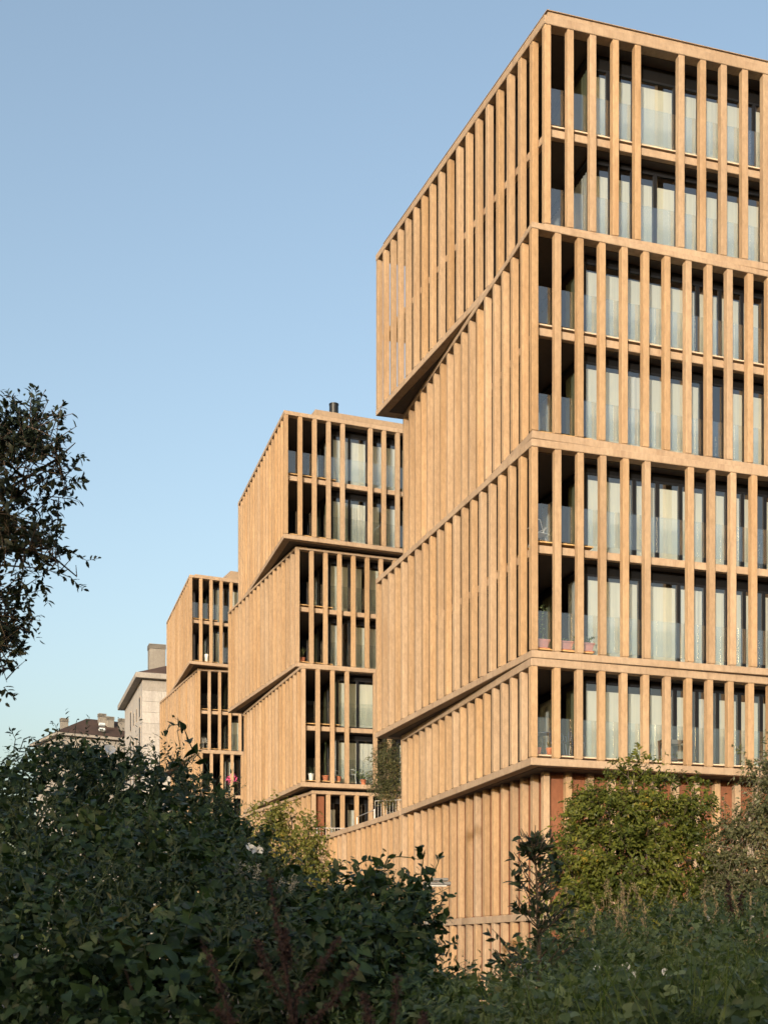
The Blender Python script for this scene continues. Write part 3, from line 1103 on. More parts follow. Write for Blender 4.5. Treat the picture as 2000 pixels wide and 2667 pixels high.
# long building behind the viewpoint: it shades the bank and is mirrored in the windows
H = empty('row_building', (0, -30, GZ), 'long rendered building behind the viewpoint, out of the picture', 'building')
HZ = 7.2
link('wall', prism_mesh([(-46, -38), (40, -38), (40, -30), (-46, -30)], GZ, HZ), H, mat='pale_render')
bm = bmesh.new()
hip_roof_bm(bm, Vector((-46, -38)), Vector((0, 1)), Vector((1, 0)), 8, 86, HZ + .01, 1.9, 0.5)
link('roof', bm_mesh(bm), H, mat='roof_tile')
wm = box_mesh(0, 1.2, -.04, .03, 0, 1.5)
for k in range(22):
    for z in (-.6, 2.2, 4.7):
        link('window', wm, H, (-44 + k * 3.8, -29.98, z), mat='dark_frame')

# ------------------------------------------------------------------ things on the loggias
rng0 = random.Random(5)


def square_pot(name, label, loc, rz, wd=.30, h=.26, mat='pot_pink', group=None):
    e = empty(name, loc, label, 'planter', group, rz)
    bm = bmesh.new()
    a, b = wd * .36, wd * .5
    lo = [bm.verts.new(v) for v in ((-a * 1.5, -a, .03), (a * 1.5, -a, .03), (a * 1.5, a, .03), (-a * 1.5, a, .03))]
    hi = [bm.verts.new(v) for v in ((-b * 1.5, -b, h), (b * 1.5, -b, h), (b * 1.5, b, h), (-b * 1.5, b, h))]
    bm.faces.new(lo[::-1]); bm.faces.new(hi)
    for i in range(4):
        bm.faces.new([lo[i], lo[(i + 1) % 4], hi[(i + 1) % 4], hi[i]])
    bmesh.ops.bevel(bm, geom=bm.edges[:], offset=.012, segments=1, affect='EDGES')
    sub('pot', bm_mesh(bm), e, mat=mat)
    bm = bmesh.new()
    box_bm(bm, -b * 1.6, b * 1.6, -b * 1.07, b * 1.07, h - .05, h + .004)
    bmesh.ops.bevel(bm, geom=bm.edges[:], offset=.008, segments=1, affect='EDGES')
    sub('rim', bm_mesh(bm), e, mat=mat)
    sub('saucer', box_mesh(-b * 1.5, b * 1.5, -b, b, 0, .035, .008), e, mat='pot_terracotta')
    return e


def pot_plant(name, label, loc, r, h, kind, mat='pot_terracotta', cat='potted plant', group=None, leafmat='leaf_weed', plant_h=.4, seed=0):
    e = empty(name, loc, label, cat, group)
    sub('pot', lathe_mesh([(r * .68, 0), (r * .95, h * .82), (r * 1.05, h * .83), (r * 1.05, h), (r * .9, h), (r * .85, h * .9)], 14), e, mat=mat)
    rr = np.random.default_rng(seed)
    g = Geo()
    if kind == 'aloe':
        n = 14
        th = rr.uniform(0, 6.28, n)
        tilt = rr.uniform(.15, .75, n)
        ax = np.stack([np.cos(th) * tilt, np.sin(th) * tilt, np.ones(n)], 1)
        nr = np.stack([-np.cos(th), -np.sin(th), tilt], 1)
        g.leaves(LANCE, np.tile([0, 0, h * .85], (n, 1)) + ax * .01, ax, nr, plant_h * rr.uniform(.7, 1.1, n), rr.random(n), .55)
    elif kind == 'stick':
        pts = [np.array([.02 * math.sin(i * 1.1), .02 * math.cos(i * 1.7), h * .8 + plant_h * i / 9]) for i in range(10)]
        g.tube(pts, .014, .006, 5)
        n = 16
        t = rr.uniform(.5, 1, n)
        pos = np.stack([.02 * np.sin(t * 9.9), .02 * np.cos(t * 15), h * .8 + plant_h * t], 1)
        ax = rr.normal(size=(n, 3))
        g.leaves(OVAL, pos, ax, rr.normal(size=(n, 3)), .05, rr.random(n))
    else:
        n = 90
        ax = rr.normal(size=(n, 3))
        ax[:, 2] = np.abs(ax[:, 2]) + .2
        axn = ax / np.linalg.norm(ax, axis=1, keepdims=True)
        pos = np.array([0, 0, h * .9]) + axn * (plant_h * rr.random((n, 1)) ** .6)
        g.leaves(OVAL, pos, axn + rr.normal(size=(n, 3)) * .5, rr.normal(size=(n, 3)), .08 * plant_h / .4, rr.random(n))
        for i in range(8):
            d = axn[i] * plant_h * .8
            g.tube([np.array([0, 0, h * .8]), np.array([0, 0, h * .9]) + d], .006, .003, 3)
    sub('leaves', g.mesh(), e, mat=leafmat)
    return e


rzA3 = rotz_of(A3.dR)
zfl = 8.57 + .15
for k, (s, lab) in enumerate(((.52, 'dusty pink square planter with a tall thin climber, by the corner post'),
                              (1.27, 'dusty pink trough planter, middle one of the three behind the balcony glass'),
                              (1.93, 'dusty pink planter with a low leafy plant, nearest the balcony window wall'))):
    p = A3.at(s, .46, zfl)
    pot = square_pot('planter', lab, p, rzA3, .27, .27, 'pot_pink', 'pink planters on the loggia')
    rr = np.random.default_rng(k)
    g = Geo()
    if k == 0:
        pts = [np.array([.05 * math.sin(i * .9), 0.0, .25 + i * .1]) for i in range(11)]
        g.tube(pts, .006, .003, 4)
        n = 46
        t = rr.random(n)
        pos = np.stack([.05 * np.sin(t * 9) + rr.normal(0, .05, n), rr.normal(0, .04, n), .3 + t], 1)
        g.leaves(OVAL, pos, rr.normal(size=(n, 3)), rr.normal(size=(n, 3)), .065, rr.random(n) * .5 + .5)
    else:
        n = 50 if k == 2 else 16
        pos = rr.normal(size=(n, 3)) * np.array([.12, .06, .06]) + np.array([0, 0, .30 if k == 1 else .36])
        g.leaves(OVAL, pos, rr.normal(size=(n, 3)) + np.array([0, 0, .8]), rr.normal(size=(n, 3)), .09, rr.random(n))
    sub('plant', g.mesh(), pot, mat='leaf_weed')


def cafe_chair(label, loc, rz, mat, group=None):
    e = empty('cafe_chair', loc, label, 'chair', group, rz)
    bm = bmesh.new()
    box_bm(bm, -.21, .21, -.2, .2, .44, .47)
    bmesh.ops.bevel(bm, geom=bm.edges[:], offset=.012, segments=1, affect='EDGES')
    sub('seat', bm_mesh(bm), e, mat=mat)
    # rounded back hoop with a panel
    bm = bmesh.new()
    pts = [Vector((-.2, .19, .46))] + [Vector((-.2 * math.cos(a), .22, .72 + .16 * math.sin(a))) for a in [math.pi * i / 10 for i in range(11)]] + [Vector((.2, .19, .46))]
    for a, b in zip(pts, pts[1:]):
        cyl_bm(bm, a, b, .014, .014, 6)
    sub('back_hoop', bm_mesh(bm), e, mat=mat)
    bm = bmesh.new()
    box_bm(bm, -.15, .15, .205, .222, .52, .80)
    sub('backrest', bm_mesh(bm), e, mat=mat)
    for sx in (-1, 1):
        bm = bmesh.new()
        ap = [Vector((sx * .21, .2, .66)), Vector((sx * .25, .0, .68)), Vector((sx * .24, -.17, .64)), Vector((sx * .21, -.2, .46))]
        for a, b in zip(ap, ap[1:]):
            cyl_bm(bm, a, b, .013, .013, 6)
        sub('armrest', bm_mesh(bm), e, mat=mat)
        for sy in (-1, 1):
            bm = bmesh.new()
            cyl_bm(bm, (sx * .22, sy * .21, 0), (sx * .18, sy * .17, .45), .013, .016, 6)
            sub('leg', bm_mesh(bm), e, mat=mat)
    return e


z4 = 5.54 + .16
rz4 = rotz_of(A4.dR)
cafe_chair('dark blue bistro chair on the lowest corner loggia, beside the round table', A4.at(1.22, .75, z4), rz4 + .9, 'chair_blue', 'bistro chairs on the loggia')
cafe_chair('dark blue bistro chair against the loggia side window, farther from the corner', A4.at(1.88, .85, z4), rz4 + 1.3, 'chair_blue', 'bistro chairs on the loggia')
e = empty('bistro_table', A4.at(.85, 1.05, z4), 'small dark round bistro table behind the terracotta aloe pots', 'table')
sub('table_top', lathe_mesh([(.28, .70), (.30, .705), (.30, .725), (.28, .73)], 24), e, mat='chair_blue')
bm = bmesh.new()
cyl_bm(bm, (0, 0, .03), (0, 0, .70), .02, .02, 8)
sub('column', bm_mesh(bm), e, mat='chair_blue')
for i in range(3):
    bm = bmesh.new()
    a = i * 2.09
    cyl_bm(bm, (0, 0, .12), (.24 * math.cos(a), .24 * math.sin(a), .0), .013, .013, 6)
    sub('leg', bm_mesh(bm), e, mat='chair_blue')
pot_plant('potted_aloe', 'terracotta pot with a spiky aloe, beside the corner post', A4.at(.40, .42, z4), .11, .19, 'aloe', seed=1, plant_h=.26, group='aloe pots on the lowest loggia', leafmat='leaf_olive')
pot_plant('potted_aloe', 'terracotta pot with a spiky aloe, next to the second fin', A4.at(.74, .36, z4), .10, .19, 'aloe', seed=2, plant_h=.24, group='aloe pots on the lowest loggia', leafmat='leaf_olive')
# dark wooden side table with a cloth behind the fins
p = A4.at(4.95, .48, 5.56)
e = empty('side_table', p, 'dark wooden side table with pale cloth behind the fins of the lowest storey', 'table', None, rz4)
sub('table_top', box_mesh(-.52, .52, -.17, .17, .74, .78, .006), e, mat='dark_wood')
sub('cloth', box_mesh(-.45, .1, -.178, .178, .66, .785, .004), e, mat='lamp_grey')
for sx in (-1, 1):
    for sy in (-1, 1):
        bm = bmesh.new()
        cyl_bm(bm, (sx * .46, sy * .13, 0), (sx * .48, sy * .14, .74), .028, .04, 6)
        sub('leg', bm_mesh(bm), e, mat='dark_wood')
sub('shelf', box_mesh(-.45, .45, -.12, .12, .2, .23), e, mat='dark_wood')

# folded metal deck chair on the third storey loggia
e = empty('folding_chair', A3.at(.62, .62, 11.63 + .15), 'pale metal folding chair leaning behind the balcony glass by the corner', 'chair', None, rzA3 + .35)
for nm, segs in (('frame', [((-.2, 0, 0), (-.2, .3, .85)), ((.2, 0, 0), (.2, .3, .85)), ((-.2, .3, .85), (.2, .3, .85)), ((-.2, 0, 0), (.2, 0, 0))]),
                 ('rear_frame', [((-.17, .42, 0), (-.17, .05, .55)), ((.17, .42, 0), (.17, .05, .55)), ((-.17, .42, 0), (.17, .42, 0))]),
                 ('armrest', [((-.23, .05, .55), (-.23, .40, .52)), ((.23, .05, .55), (.23, .40, .52))])):
    bm = bmesh.new()
    for a, b in segs:
        cyl_bm(bm, a, b, .014, .014, 6)
    sub(nm, bm_mesh(bm), e, mat='white_paint')
sub('seat', box_mesh(-.18, .18, -.1, .28, .3, .325, .005), e, mat='chair_pale')

# middle block loggia: pots and chairs, third storey box lower floor
zb3 = 8.18 + .15
pot_plant('potted_plant', 'white pot with a bushy dark plant beside the middle block corner post', B3.at(.58, .45, zb3), .14, .33, 'bush', 'pot_white', seed=4, plant_h=.35, leafmat='leaf_willow', group='pots on the middle block loggia')
pot_plant('potted_cactus', 'terracotta pot with one tall thin stem on the middle block loggia', B3.at(1.28, .45, zb3), .17, .26, 'stick', seed=5, plant_h=1.7, leafmat='leaf_weed', group='pots on the middle block loggia')
pot_plant('potted_plant', 'small terracotta pot in front of pale chairs on the middle block', B3.at(1.95, .42, zb3), .12, .24, 'bush', seed=6, plant_h=.12, leafmat='leaf_weed', group='pots on the middle block loggia')
pot_plant('potted_plant', 'leafy green plant behind the wide pane of the middle block', B3.at(3.2, .48, zb3 - .1), .14, .25, 'bush', seed=7, plant_h=.55, leafmat='leaf_weed', group='pots on the middle block loggia')
cafe_chair('pale grey plastic armchair on the middle block loggia, nearer the corner', B3.at(2.0, .95, zb3 - .1), 1.2, 'chair_pale', 'pale armchairs')
cafe_chair('pale grey plastic armchair on the middle block loggia, nearer the plant', B3.at(2.55, .5, zb3 - .1), 2.0, 'chair_pale', 'pale armchairs')
pot_plant('potted_yucca', 'spiky yucca in a dark pot behind the second box of the middle block', B2.at(.5, .5, 14.03 + .15), .15, .22, 'aloe', seed=8, plant_h=.62, leafmat='leaf_olive')
# far block
q = C3.at(2.35, .32, 11.7)
e = empty('flower_basket', q, 'basket of bright pink flowers hanging between fins of the far block', 'flower basket')
sub('basket', lathe_mesh([(.05, -.15), (.18, 0.0), (.17, .01)], 12), e, mat='dark_wood')
rr = np.random.default_rng(3)
g, g2 = Geo(), Geo()
n = 150
pos = rr.normal(size=(n, 3)) * np.array([.22, .12, .20]) + np.array([0, 0, .22])
g.leaves(OVAL, pos, rr.normal(size=(n, 3)), rr.normal(size=(n, 3)), .10, rr.random(n))
g2.leaves(OVAL, pos * np.array([1.0, 1.2, .8]) + np.array([-.08, -.1, .14]), rr.normal(size=(n, 3)), rr.normal(size=(n, 3)), .12, rr.random(n))
sub('foliage', g.mesh(), e, mat='leaf_weed')
sub('blossom', g2.mesh(), e, mat='petal_pink')
e = cafe_chair('white metal chair on the far block loggia above the bushes', C2.at(.6, .5, 14.07 + .1), .5, 'white_paint')
pot_plant('potted_plant', 'small white pot on the far block top box, lower floor', C1.at(1.3, .4, 19.92 + .12), .16, .5, 'bush', 'pot_white', seed=9, plant_h=.2)

# ------------------------------------------------------------------ street lamps
def street_lamp(label, base, h, arm, hl, mat, r=.06):
    e = empty('street_lamp', base, label, 'street lamp', 'street lamps')
    bm = bmesh.new()
    cyl_bm(bm, (0, 0, 0), (0, 0, .5), r * 1.5, r * 1.4, 10)
    cyl_bm(bm, (0, 0, .5), (0, 0, h), r, r * .8, 10)
    sub('pole', bm_mesh(bm), e, mat=mat)
    sub('head', box_mesh(arm[0] - .1, arm[0] + hl, -.16, .16, h - .10, h - .02, .01), e, mat=mat)
    sub('cover', box_mesh(arm[0] - .05, arm[0] + hl - .06, -.13, .13, h + .0, h + .07, .01), e, mat=mat)
    sub('lens', box_mesh(arm[0], arm[0] + hl - .1, -.1, .1, h - .125, h - .10), e, mat='pot_white')
    return e


p = P(1112, 2296, 30.0)
street_lamp('grey street lamp with two flat plates, its head poking out of the dark bindweed', (p.x, p.y, GZ), p.z - GZ, (0, 0), .56, 'lamp_grey')
p = P(545, 2146, 34.0)
street_lamp('pale street lamp head catching the sun above the big dark bush', (p.x, p.y, GZ), p.z - GZ, (0, 0), .30, 'white_paint')
street_lamp('tall street lamp to the left of the viewpoint whose shadow falls on the plinth', (-8.6, 3.0, GZ), 10.1 - GZ, (0, 0), .7, 'lamp_grey', .085)
#@@VEG
# ------------------------------------------------------------------ vegetation
def nrm(a):
    return a / (np.linalg.norm(a, axis=-1, keepdims=True) + 1e-9)


def to_blobs(px):
    """(x, y, distance, half width px, half height px, half depth m)"""
    out = []
    for (x, y, Z, rx, ry, rz) in px:
        c = P(x, y, Z)
        out.append((np.array(c), np.array([rx * Z / FPX, rz, ry * Z / FPX])))
    return out


def sample(rr, blobs, n, power=0.33, front=False, cull=0.72):
    area = np.array([b[1][0] * b[1][2] + b[1][0] * b[1][1] for b in blobs])
    pick = rr.choice(len(blobs), n, p=area / area.sum())
    C = np.array([b[0] for b in blobs])[pick]
    Rr = np.array([b[1] for b in blobs])[pick]
    d = nrm(rr.normal(size=(n, 3)))
    if front:
        d[:, 1] = -np.abs(d[:, 1])
    rad = rr.random((n, 1)) ** power
    p = C + d * Rr * rad
    out = nrm(d / Rr)
    keep = np.ones(n, bool)
    for c, r in blobs:
        keep &= ~((((p - c) / (r * cull)) ** 2).sum(1) < 1)
    return p[keep], out[keep]


def clump(p, f=2.3):
    return 0.5 + 0.25 * np.sin(p[:, 0] * f * 1.7 + 1.3 * np.sin(p[:, 2] * f)) + 0.25 * np.sin(p[:, 2] * f * 2.1 + p[:, 1] * f)


def shoots(g, gs, rr, p, out, tplt, length, per, size, up=0.5, droop=0.25, spread=0.9, face=0.6, stem=0.25, width=1.0, wild=0.5, hang=0.0):
    """leafy shoots: thin curved stems with alternate leaves"""
    n = len(p)
    d = nrm(out * 0.7 + np.array([0, 0, up]) + rr.normal(size=(n, 3)) * wild)
    L = length * rr.uniform(.5, 1.3, n)
    cl = np.clip(clump(p), 0, 1)
    for k in range(per):
        t = (k + 0.6) / per
        pos = p + d * (L * t)[:, None] + np.array([0, 0, -1.0]) * (droop * L * t * t)[:, None] + rr.normal(size=(n, 3)) * .004
        side = nrm(np.cross(d, rr.normal(size=(n, 3))))
        ax = nrm(side * spread + d * 0.7 + rr.normal(size=(n, 3)) * .25 + np.array([0, 0, -hang]))
        nn = nrm(np.array([0, -0.25, face]) + out * .55 + rr.normal(size=(n, 3)) * .45)
        rnd = np.clip(cl * .45 + rr.random(n) * .6 - .03, 0, 1)
        g.leaves(tplt, pos, ax, nn, size * rr.uniform(.6, 1.25, n) * (1.1 - .45 * t), rnd, width)
    if gs is not None and stem > 0:
        for i in np.where(rr.random(n) < stem)[0]:
            pts = [p[i] + d[i] * L[i] * t + np.array([0, 0, -droop * L[i] * t * t]) for t in (-.3, .2, .6, 1.0)]
            gs.tube(pts, .004, .0015, 3)


def leaf_objects(parent, rr, blobs, n, tplt, size, mat, width=1.0, hang=.5, push=.02, box=None):
    """the leaves nearest the eye, one object each"""
    variants = [mesh_from_tpl(tplt, 1.0, r, width) for r in (.15, .35, .5, .65, .8, .9)]
    for v in variants:
        v.materials.append(MATS[mat])
    made, tries = 0, 0
    while made < n and tries < 40:
        tries += 1
        p, out = sample(rr, blobs, 200, .08, True, .97)
        for q, o_ in zip(p, out):
            if made >= n:
                break
            x, y = HX + FPX * q[0] / q[1], HY - FPX * q[2] / q[1]
            if not (-20 < x < 2020 and y < 2690):
                continue
            if box and not (box[0] < x < box[2] and box[1] < y < box[3]):
                continue
            ax = Vector(o_ * .3 + rr.normal(size=3) * .5 + np.array([0, 0, -hang])).normalized()
            nn = Vector(o_ * .6 + np.array([0, -.5, .5]) + rr.normal(size=3) * .4).normalized()
            xx = ax.cross(nn).normalized()
            zz = xx.cross(ax)
            s = size * rr.uniform(.7, 1.25)
            M = Matrix((xx * s, ax * s, zz * s)).transposed().to_4x4()
            o = bpy.data.objects.new('leaf', variants[made % len(variants)])
            COL.objects.link(o)
            o.parent = parent
            M.translation = Vector(q + o_ * push) - wloc(parent)
            o.matrix_basis = M
            made += 1


def trumpet_mesh(r, l):
    bm = bmesh.new()
    n = 15
    prof = [(.08, 0), (.14, .45), (.35, .75), (.75, .93), (1.0, 1.0)]
    rings = []
    for a, z in prof:
        rings.append([bm.verts.new((r * a * math.cos(2 * math.pi * i / n) * (1 + .05 * math.cos(5 * 2 * math.pi * i / n) * (a > .5)),
                                    r * a * math.sin(2 * math.pi * i / n) * (1 + .05 * math.cos(5 * 2 * math.pi * i / n) * (a > .5)), l * z)) for i in range(n)])
    for a, b in zip(rings, rings[1:]):
        for i in range(n):
            bm.faces.new([a[i], a[(i + 1) % n], b[(i + 1) % n], b[i]])
    return bm_mesh(bm, 'flower', True)


TRUMPET = trumpet_mesh(.034, .055)


def flowers(parent, spots, seed=0):
    rr = random.Random(seed)
    for (x, y, Z, s) in spots:
        d = Vector((rr.uniform(-.6, .6), -1, rr.uniform(.0, .9))).normalized()
        o = link('flower', TRUMPET, parent, P(x, y, Z), d.to_track_quat('Z', 'Y').to_euler(), 'petal_white')
        o.scale = (s, s, s)


def veg_root(name, blobs, label, cat, group=None):
    c = np.mean([b[0] for b in blobs], axis=0)
    return empty(name, (c[0], c[1], ground_h(c[0], c[1])), label, cat, group)


def main_stems(rr, root, blobs, per, r0, name='stems', mat='bark'):
    g = Geo()
    gx, gy, gz = wloc(root)
    for c, r in blobs:
        for k in range(per):
            b = np.array([c[0] + rr.normal() * r[0] * .4, c[1] + rr.normal() * r[1] * .3, ground_h(c[0], c[1]) - .05])
            e = c + rr.normal(size=3) * r * .35
            mids = [b + (e - b) * t + rr.normal(size=3) * .05 for t in (.3, .6)]
            g.tube([b] + mids + [e], r0, r0 * .4, 5)
    o = link(name, g.mesh('stems', True), root, mat=mat)
    return o


# ---- big dark bush on the left, overgrown with bindweed
rr = np.random.default_rng(10)
PXB = [(160, 2110, 9.6, 190, 150, .9), (-60, 2240, 9.2, 200, 190, .9), (330, 2110, 10.0, 180, 145, .9), (460, 2190, 10.0, 160, 145, .9),
       (580, 2265, 9.4, 130, 125, .8), (250, 2350, 8.0, 420, 240, 1.0), (670, 2400, 8.0, 150, 105, .8), (540, 2420, 7.6, 330, 160, .9),
       (60, 2530, 6.6, 330, 260, .9), (420, 2600, 6.4, 360, 230, .9), (800, 2560, 6.6, 230, 170, .7)]
bl = to_blobs(PXB)
bush = veg_root('bindweed_thicket', bl, 'big dark thicket overgrown with heart-leaved bindweed filling the lower left', 'bush')
g, gs, g2, g3 = Geo(), Geo(), Geo(), Geo()
sel = lambda p_, f_: 0.5 + 0.5 * np.sin(p_[:, 0] * f_ + 1.7 * np.sin(p_[:, 2] * f_ * 1.3)) * np.cos(p_[:, 2] * f_ * .9 + .6)
p, o = sample(rr, bl, 8200, .22)
k_ = (clump(p, 4.3) > rr.uniform(0, .55, len(p))) & (sel(p, 2.4) > rr.uniform(.05, .75, len(p)))
shoots(g, gs, rr, p[k_], o[k_], HEART, .20, 5, .060, up=.3, hang=.5, face=.5, stem=.06)
p, o = sample(rr, bl, 5200, .18)
k_ = (clump(p, 4.3) > rr.uniform(0, .55, len(p))) & (sel(p, 2.4) < rr.uniform(.25, 1.0, len(p)))
shoots(g2, gs, rr, p[k_], o[k_], LANCE, .34, 9, .058, up=.75, droop=.18, hang=-.1, stem=.25, width=1.05)
p, o = sample(rr, bl, 2600, .14)
k_ = sel(p[:, [2, 1, 0]], 3.3) > rr.uniform(.3, 1.0, len(p))
shoots(g3, gs, rr, p[k_], o[k_], OVAL, .24, 8, .034, up=.6, droop=.1, hang=.1, stem=.3)
p, o = sample(rr, bl, 1500, .6, cull=.2)
shoots(g, None, rr, p, o, HEART, .25, 4, .095, hang=.4)
# soft lower skirt down to the ground, mostly below the picture
low = [(c + np.array([0, .1, -r[2] * .9]), r * np.array([1, 1.1, 1.0])) for c, r in bl[5:]]
p, o = sample(rr, low, 1500, .3)
shoots(g, None, rr, p, o, HEART, .25, 4, .075, hang=.5)
stuff(link('foliage', g.mesh(), bush, mat='leaf_bindweed'))
stuff(link('willow_foliage', g2.mesh(), bush, mat='leaf_willow'))
stuff(link('privet_foliage', g3.mesh(), bush, mat='leaf_weed'))
stuff(link('twigs', gs.mesh(), bush, mat='green_stem'))
main_stems(rr, bush, bl, 3, .022)
leaf_objects(bush, rr, bl, 280, HEART, .055, 'leaf_bindweed', hang=.7)


def long_shoot(parent, pts, leaf, n, size, seed, mat, r=.006, tplt=HEART, tpl_w=1.0, hang=.3):
    rq = np.random.default_rng(seed)
    q = [np.array(P(*a)) for a in pts]
    g = Geo()
    g.tube(q, r, r * .35, 5, .4)
    seg = np.linspace(0, len(q) - 1.001, n)
    for s in seg:
        i = int(s)
        pos = q[i] + (q[i + 1] - q[i]) * (s - i)
        d = nrm(q[i + 1] - q[i])
        for _ in range(1 if rq.random() < .6 else 2):
            side = nrm(np.cross(d, rq.normal(size=3)))
            g.leaves(tplt, [pos], [side * .9 + d * .6 + np.array([0, 0, -hang])], [np.array([0, -.4, .5]) + rq.normal(size=3) * .4],
                     size * rq.uniform(.6, 1.2) * (1.15 - .6 * s / len(q)), np.array([rq.random() * .7]), tpl_w)
    return link('shoot', g.mesh('shoot'), parent, mat=mat)


long_shoot(bush, [(600, 2130, 9), (560, 2050, 9), (535, 1990, 8.9), (500, 1950, 8.9), (482, 1905, 8.8), (462, 1888, 8.8), (445, 1890, 8.8), (432, 1905, 8.8)], None, 11, .10, 3, 'leaf_bindweed')
long_shoot(bush, [(470, 1950, 8.8), (462, 1905, 8.8), (468, 1880, 8.8), (452, 1868, 8.8)], None, 4, .03, 4, 'leaf_bindweed', .003)
long_shoot(bush, [(410, 2050, 9.4), (408, 2010, 9.4), (412, 1985, 9.4), (400, 1972, 9.4)], None, 5, .06, 5, 'leaf_willow', .004, OVAL)
long_shoot(bush, [(60, 2010, 9), (35, 1960, 9), (40, 1925, 9), (30, 1905, 9)], None, 9, .085, 6, 'leaf_willow', .005, LANCE, 1.3)
long_shoot(bush, [(50, 1960, 9), (62, 1925, 9), (80, 1918, 9), (88, 1940, 9)], None, 5, .07, 7, 'leaf_willow', .004, LANCE, 1.2)
long_shoot(bush, [(150, 1990, 9.2), (145, 1940, 9.2), (150, 1905, 9.2), (142, 1885, 9.2)], None, 7, .06, 8, 'leaf_willow', .004, LANCE, 1.2)
long_shoot(bush, [(205, 1960, 9.4), (195, 1915, 9.4), (198, 1885, 9.4), (200, 1875, 9.4)], None, 5, .05, 9, 'leaf_willow', .004, OVAL, 1.0)
for k in range(46):
    x = rr.uniform(-20, 700)
    yt = np.interp(x, [0, 150, 300, 450, 600, 700], [2060, 1965, 1975, 2035, 2130, 2230])
    Zs = rr.uniform(8.8, 10)
    dx = rr.uniform(-40, 40)
    long_shoot(bush, [(x, yt + 60, Zs), (x + dx * .4, yt + 10, Zs), (x + dx, yt - rr.uniform(10, 60), Zs)], None, 8, rr.uniform(.05, .08), 30 + k, 'leaf_bindweed' if k % 2 else 'leaf_willow', .004, HEART if k % 2 else LANCE, 1.0 if k % 2 else 1.3)
flowers(bush, [(281, 1968, 8.6, 1.15), (300, 1958, 8.7, 1.0), (648, 2218, 8.0, .9), (668, 2224, 8.0, 1.1), (275, 2433, 6.6, .55), (42, 2490, 5.9, .5)], 2)
# pale flower spikes
for (x, y) in ((620, 2262), (632, 2270), (645, 2278), (667, 2270), (668, 2285), (730, 2306), (740, 2318), (762, 2300), (765, 2315), (750, 2330)):
    gsp = Geo()
    q = np.array(P(x, y, 7.2))
    n = 70
    t = rr.random(n)
    pos = q + np.stack([rr.normal(0, .008, n) + .03 * (t - .5), rr.normal(0, .008, n), (t - .5) * .09], 1)
    gsp.leaves(DIAM, pos, rr.normal(size=(n, 3)), rr.normal(size=(n, 3)), .012, rr.random(n))
    link('flower_spike', gsp.mesh(), bush, mat='spike_grey')

# ---- bindweed curtain in the middle
rr = np.random.default_rng(20)
PXM = [(870, 2395, 7.4, 110, 60, .45), (985, 2375, 7.2, 95, 75, .45), (1050, 2430, 7.0, 65, 95, .4), (970, 2480, 6.8, 120, 90, .5), (1000, 2620, 6.4, 150, 90, .5), (890, 2500, 6.6, 150, 110, .5)]
bl = to_blobs(PXM)
mid = veg_root('bindweed_bush', bl, 'dark bush of large bindweed leaves before the plinth, left of the slim sapling', 'bush')
g, gs = Geo(), Geo()
p, o = sample(rr, bl, 1150, .3)
shoots(g, gs, rr, p, o, HEART, .22, 5, .066, up=.35, hang=.5, face=.4, stem=.3, wild=.8)
p, o = sample(rr, bl, 500, .2)
shoots(g, gs, rr, p, o, OVAL, .25, 6, .05, up=.6, hang=.0, stem=.5)
stuff(link('foliage', g.mesh(), mid, mat='leaf_bindweed'))
stuff(link('twigs', gs.mesh(), mid, mat='green_stem'))
main_stems(rr, mid, bl, 3, .016)
leaf_objects(mid, rr, bl, 120, HEART, .078, 'leaf_bindweed', hang=.8)
for k, pts in enumerate(([(1080, 2380), (1095, 2300), (1102, 2240), (1098, 2212)], [(1095, 2370), (1120, 2300), (1140, 2250), (1145, 2235)],
                         [(1105, 2450), (1130, 2390), (1150, 2350), (1160, 2335)], [(1110, 2520), (1125, 2450), (1148, 2400), (1165, 2390)],
                         [(1000, 2260), (1010, 2235), (1040, 2232), (1070, 2235), (1092, 2240)], [(930, 2270), (935, 2250), (955, 2242), (968, 2240)], [(870, 2275), (884, 2262), (890, 2245)], [(1100, 2560), (1135, 2500), (1160, 2470), (1190, 2450)], [(1090, 2480), (1120, 2430), (1135, 2420)], [(1120, 2600), (1170, 2540), (1215, 2520)], [(1090, 2430), (1118, 2360), (1125, 2320)])):
    long_shoot(mid, [(a, b, 7.0) for a, b in pts], None, 10 if k < 4 or k > 6 else 5, .085 if k < 4 else .06, 60 + k, 'leaf_bindweed', .005, OVAL, 1.0, .0)

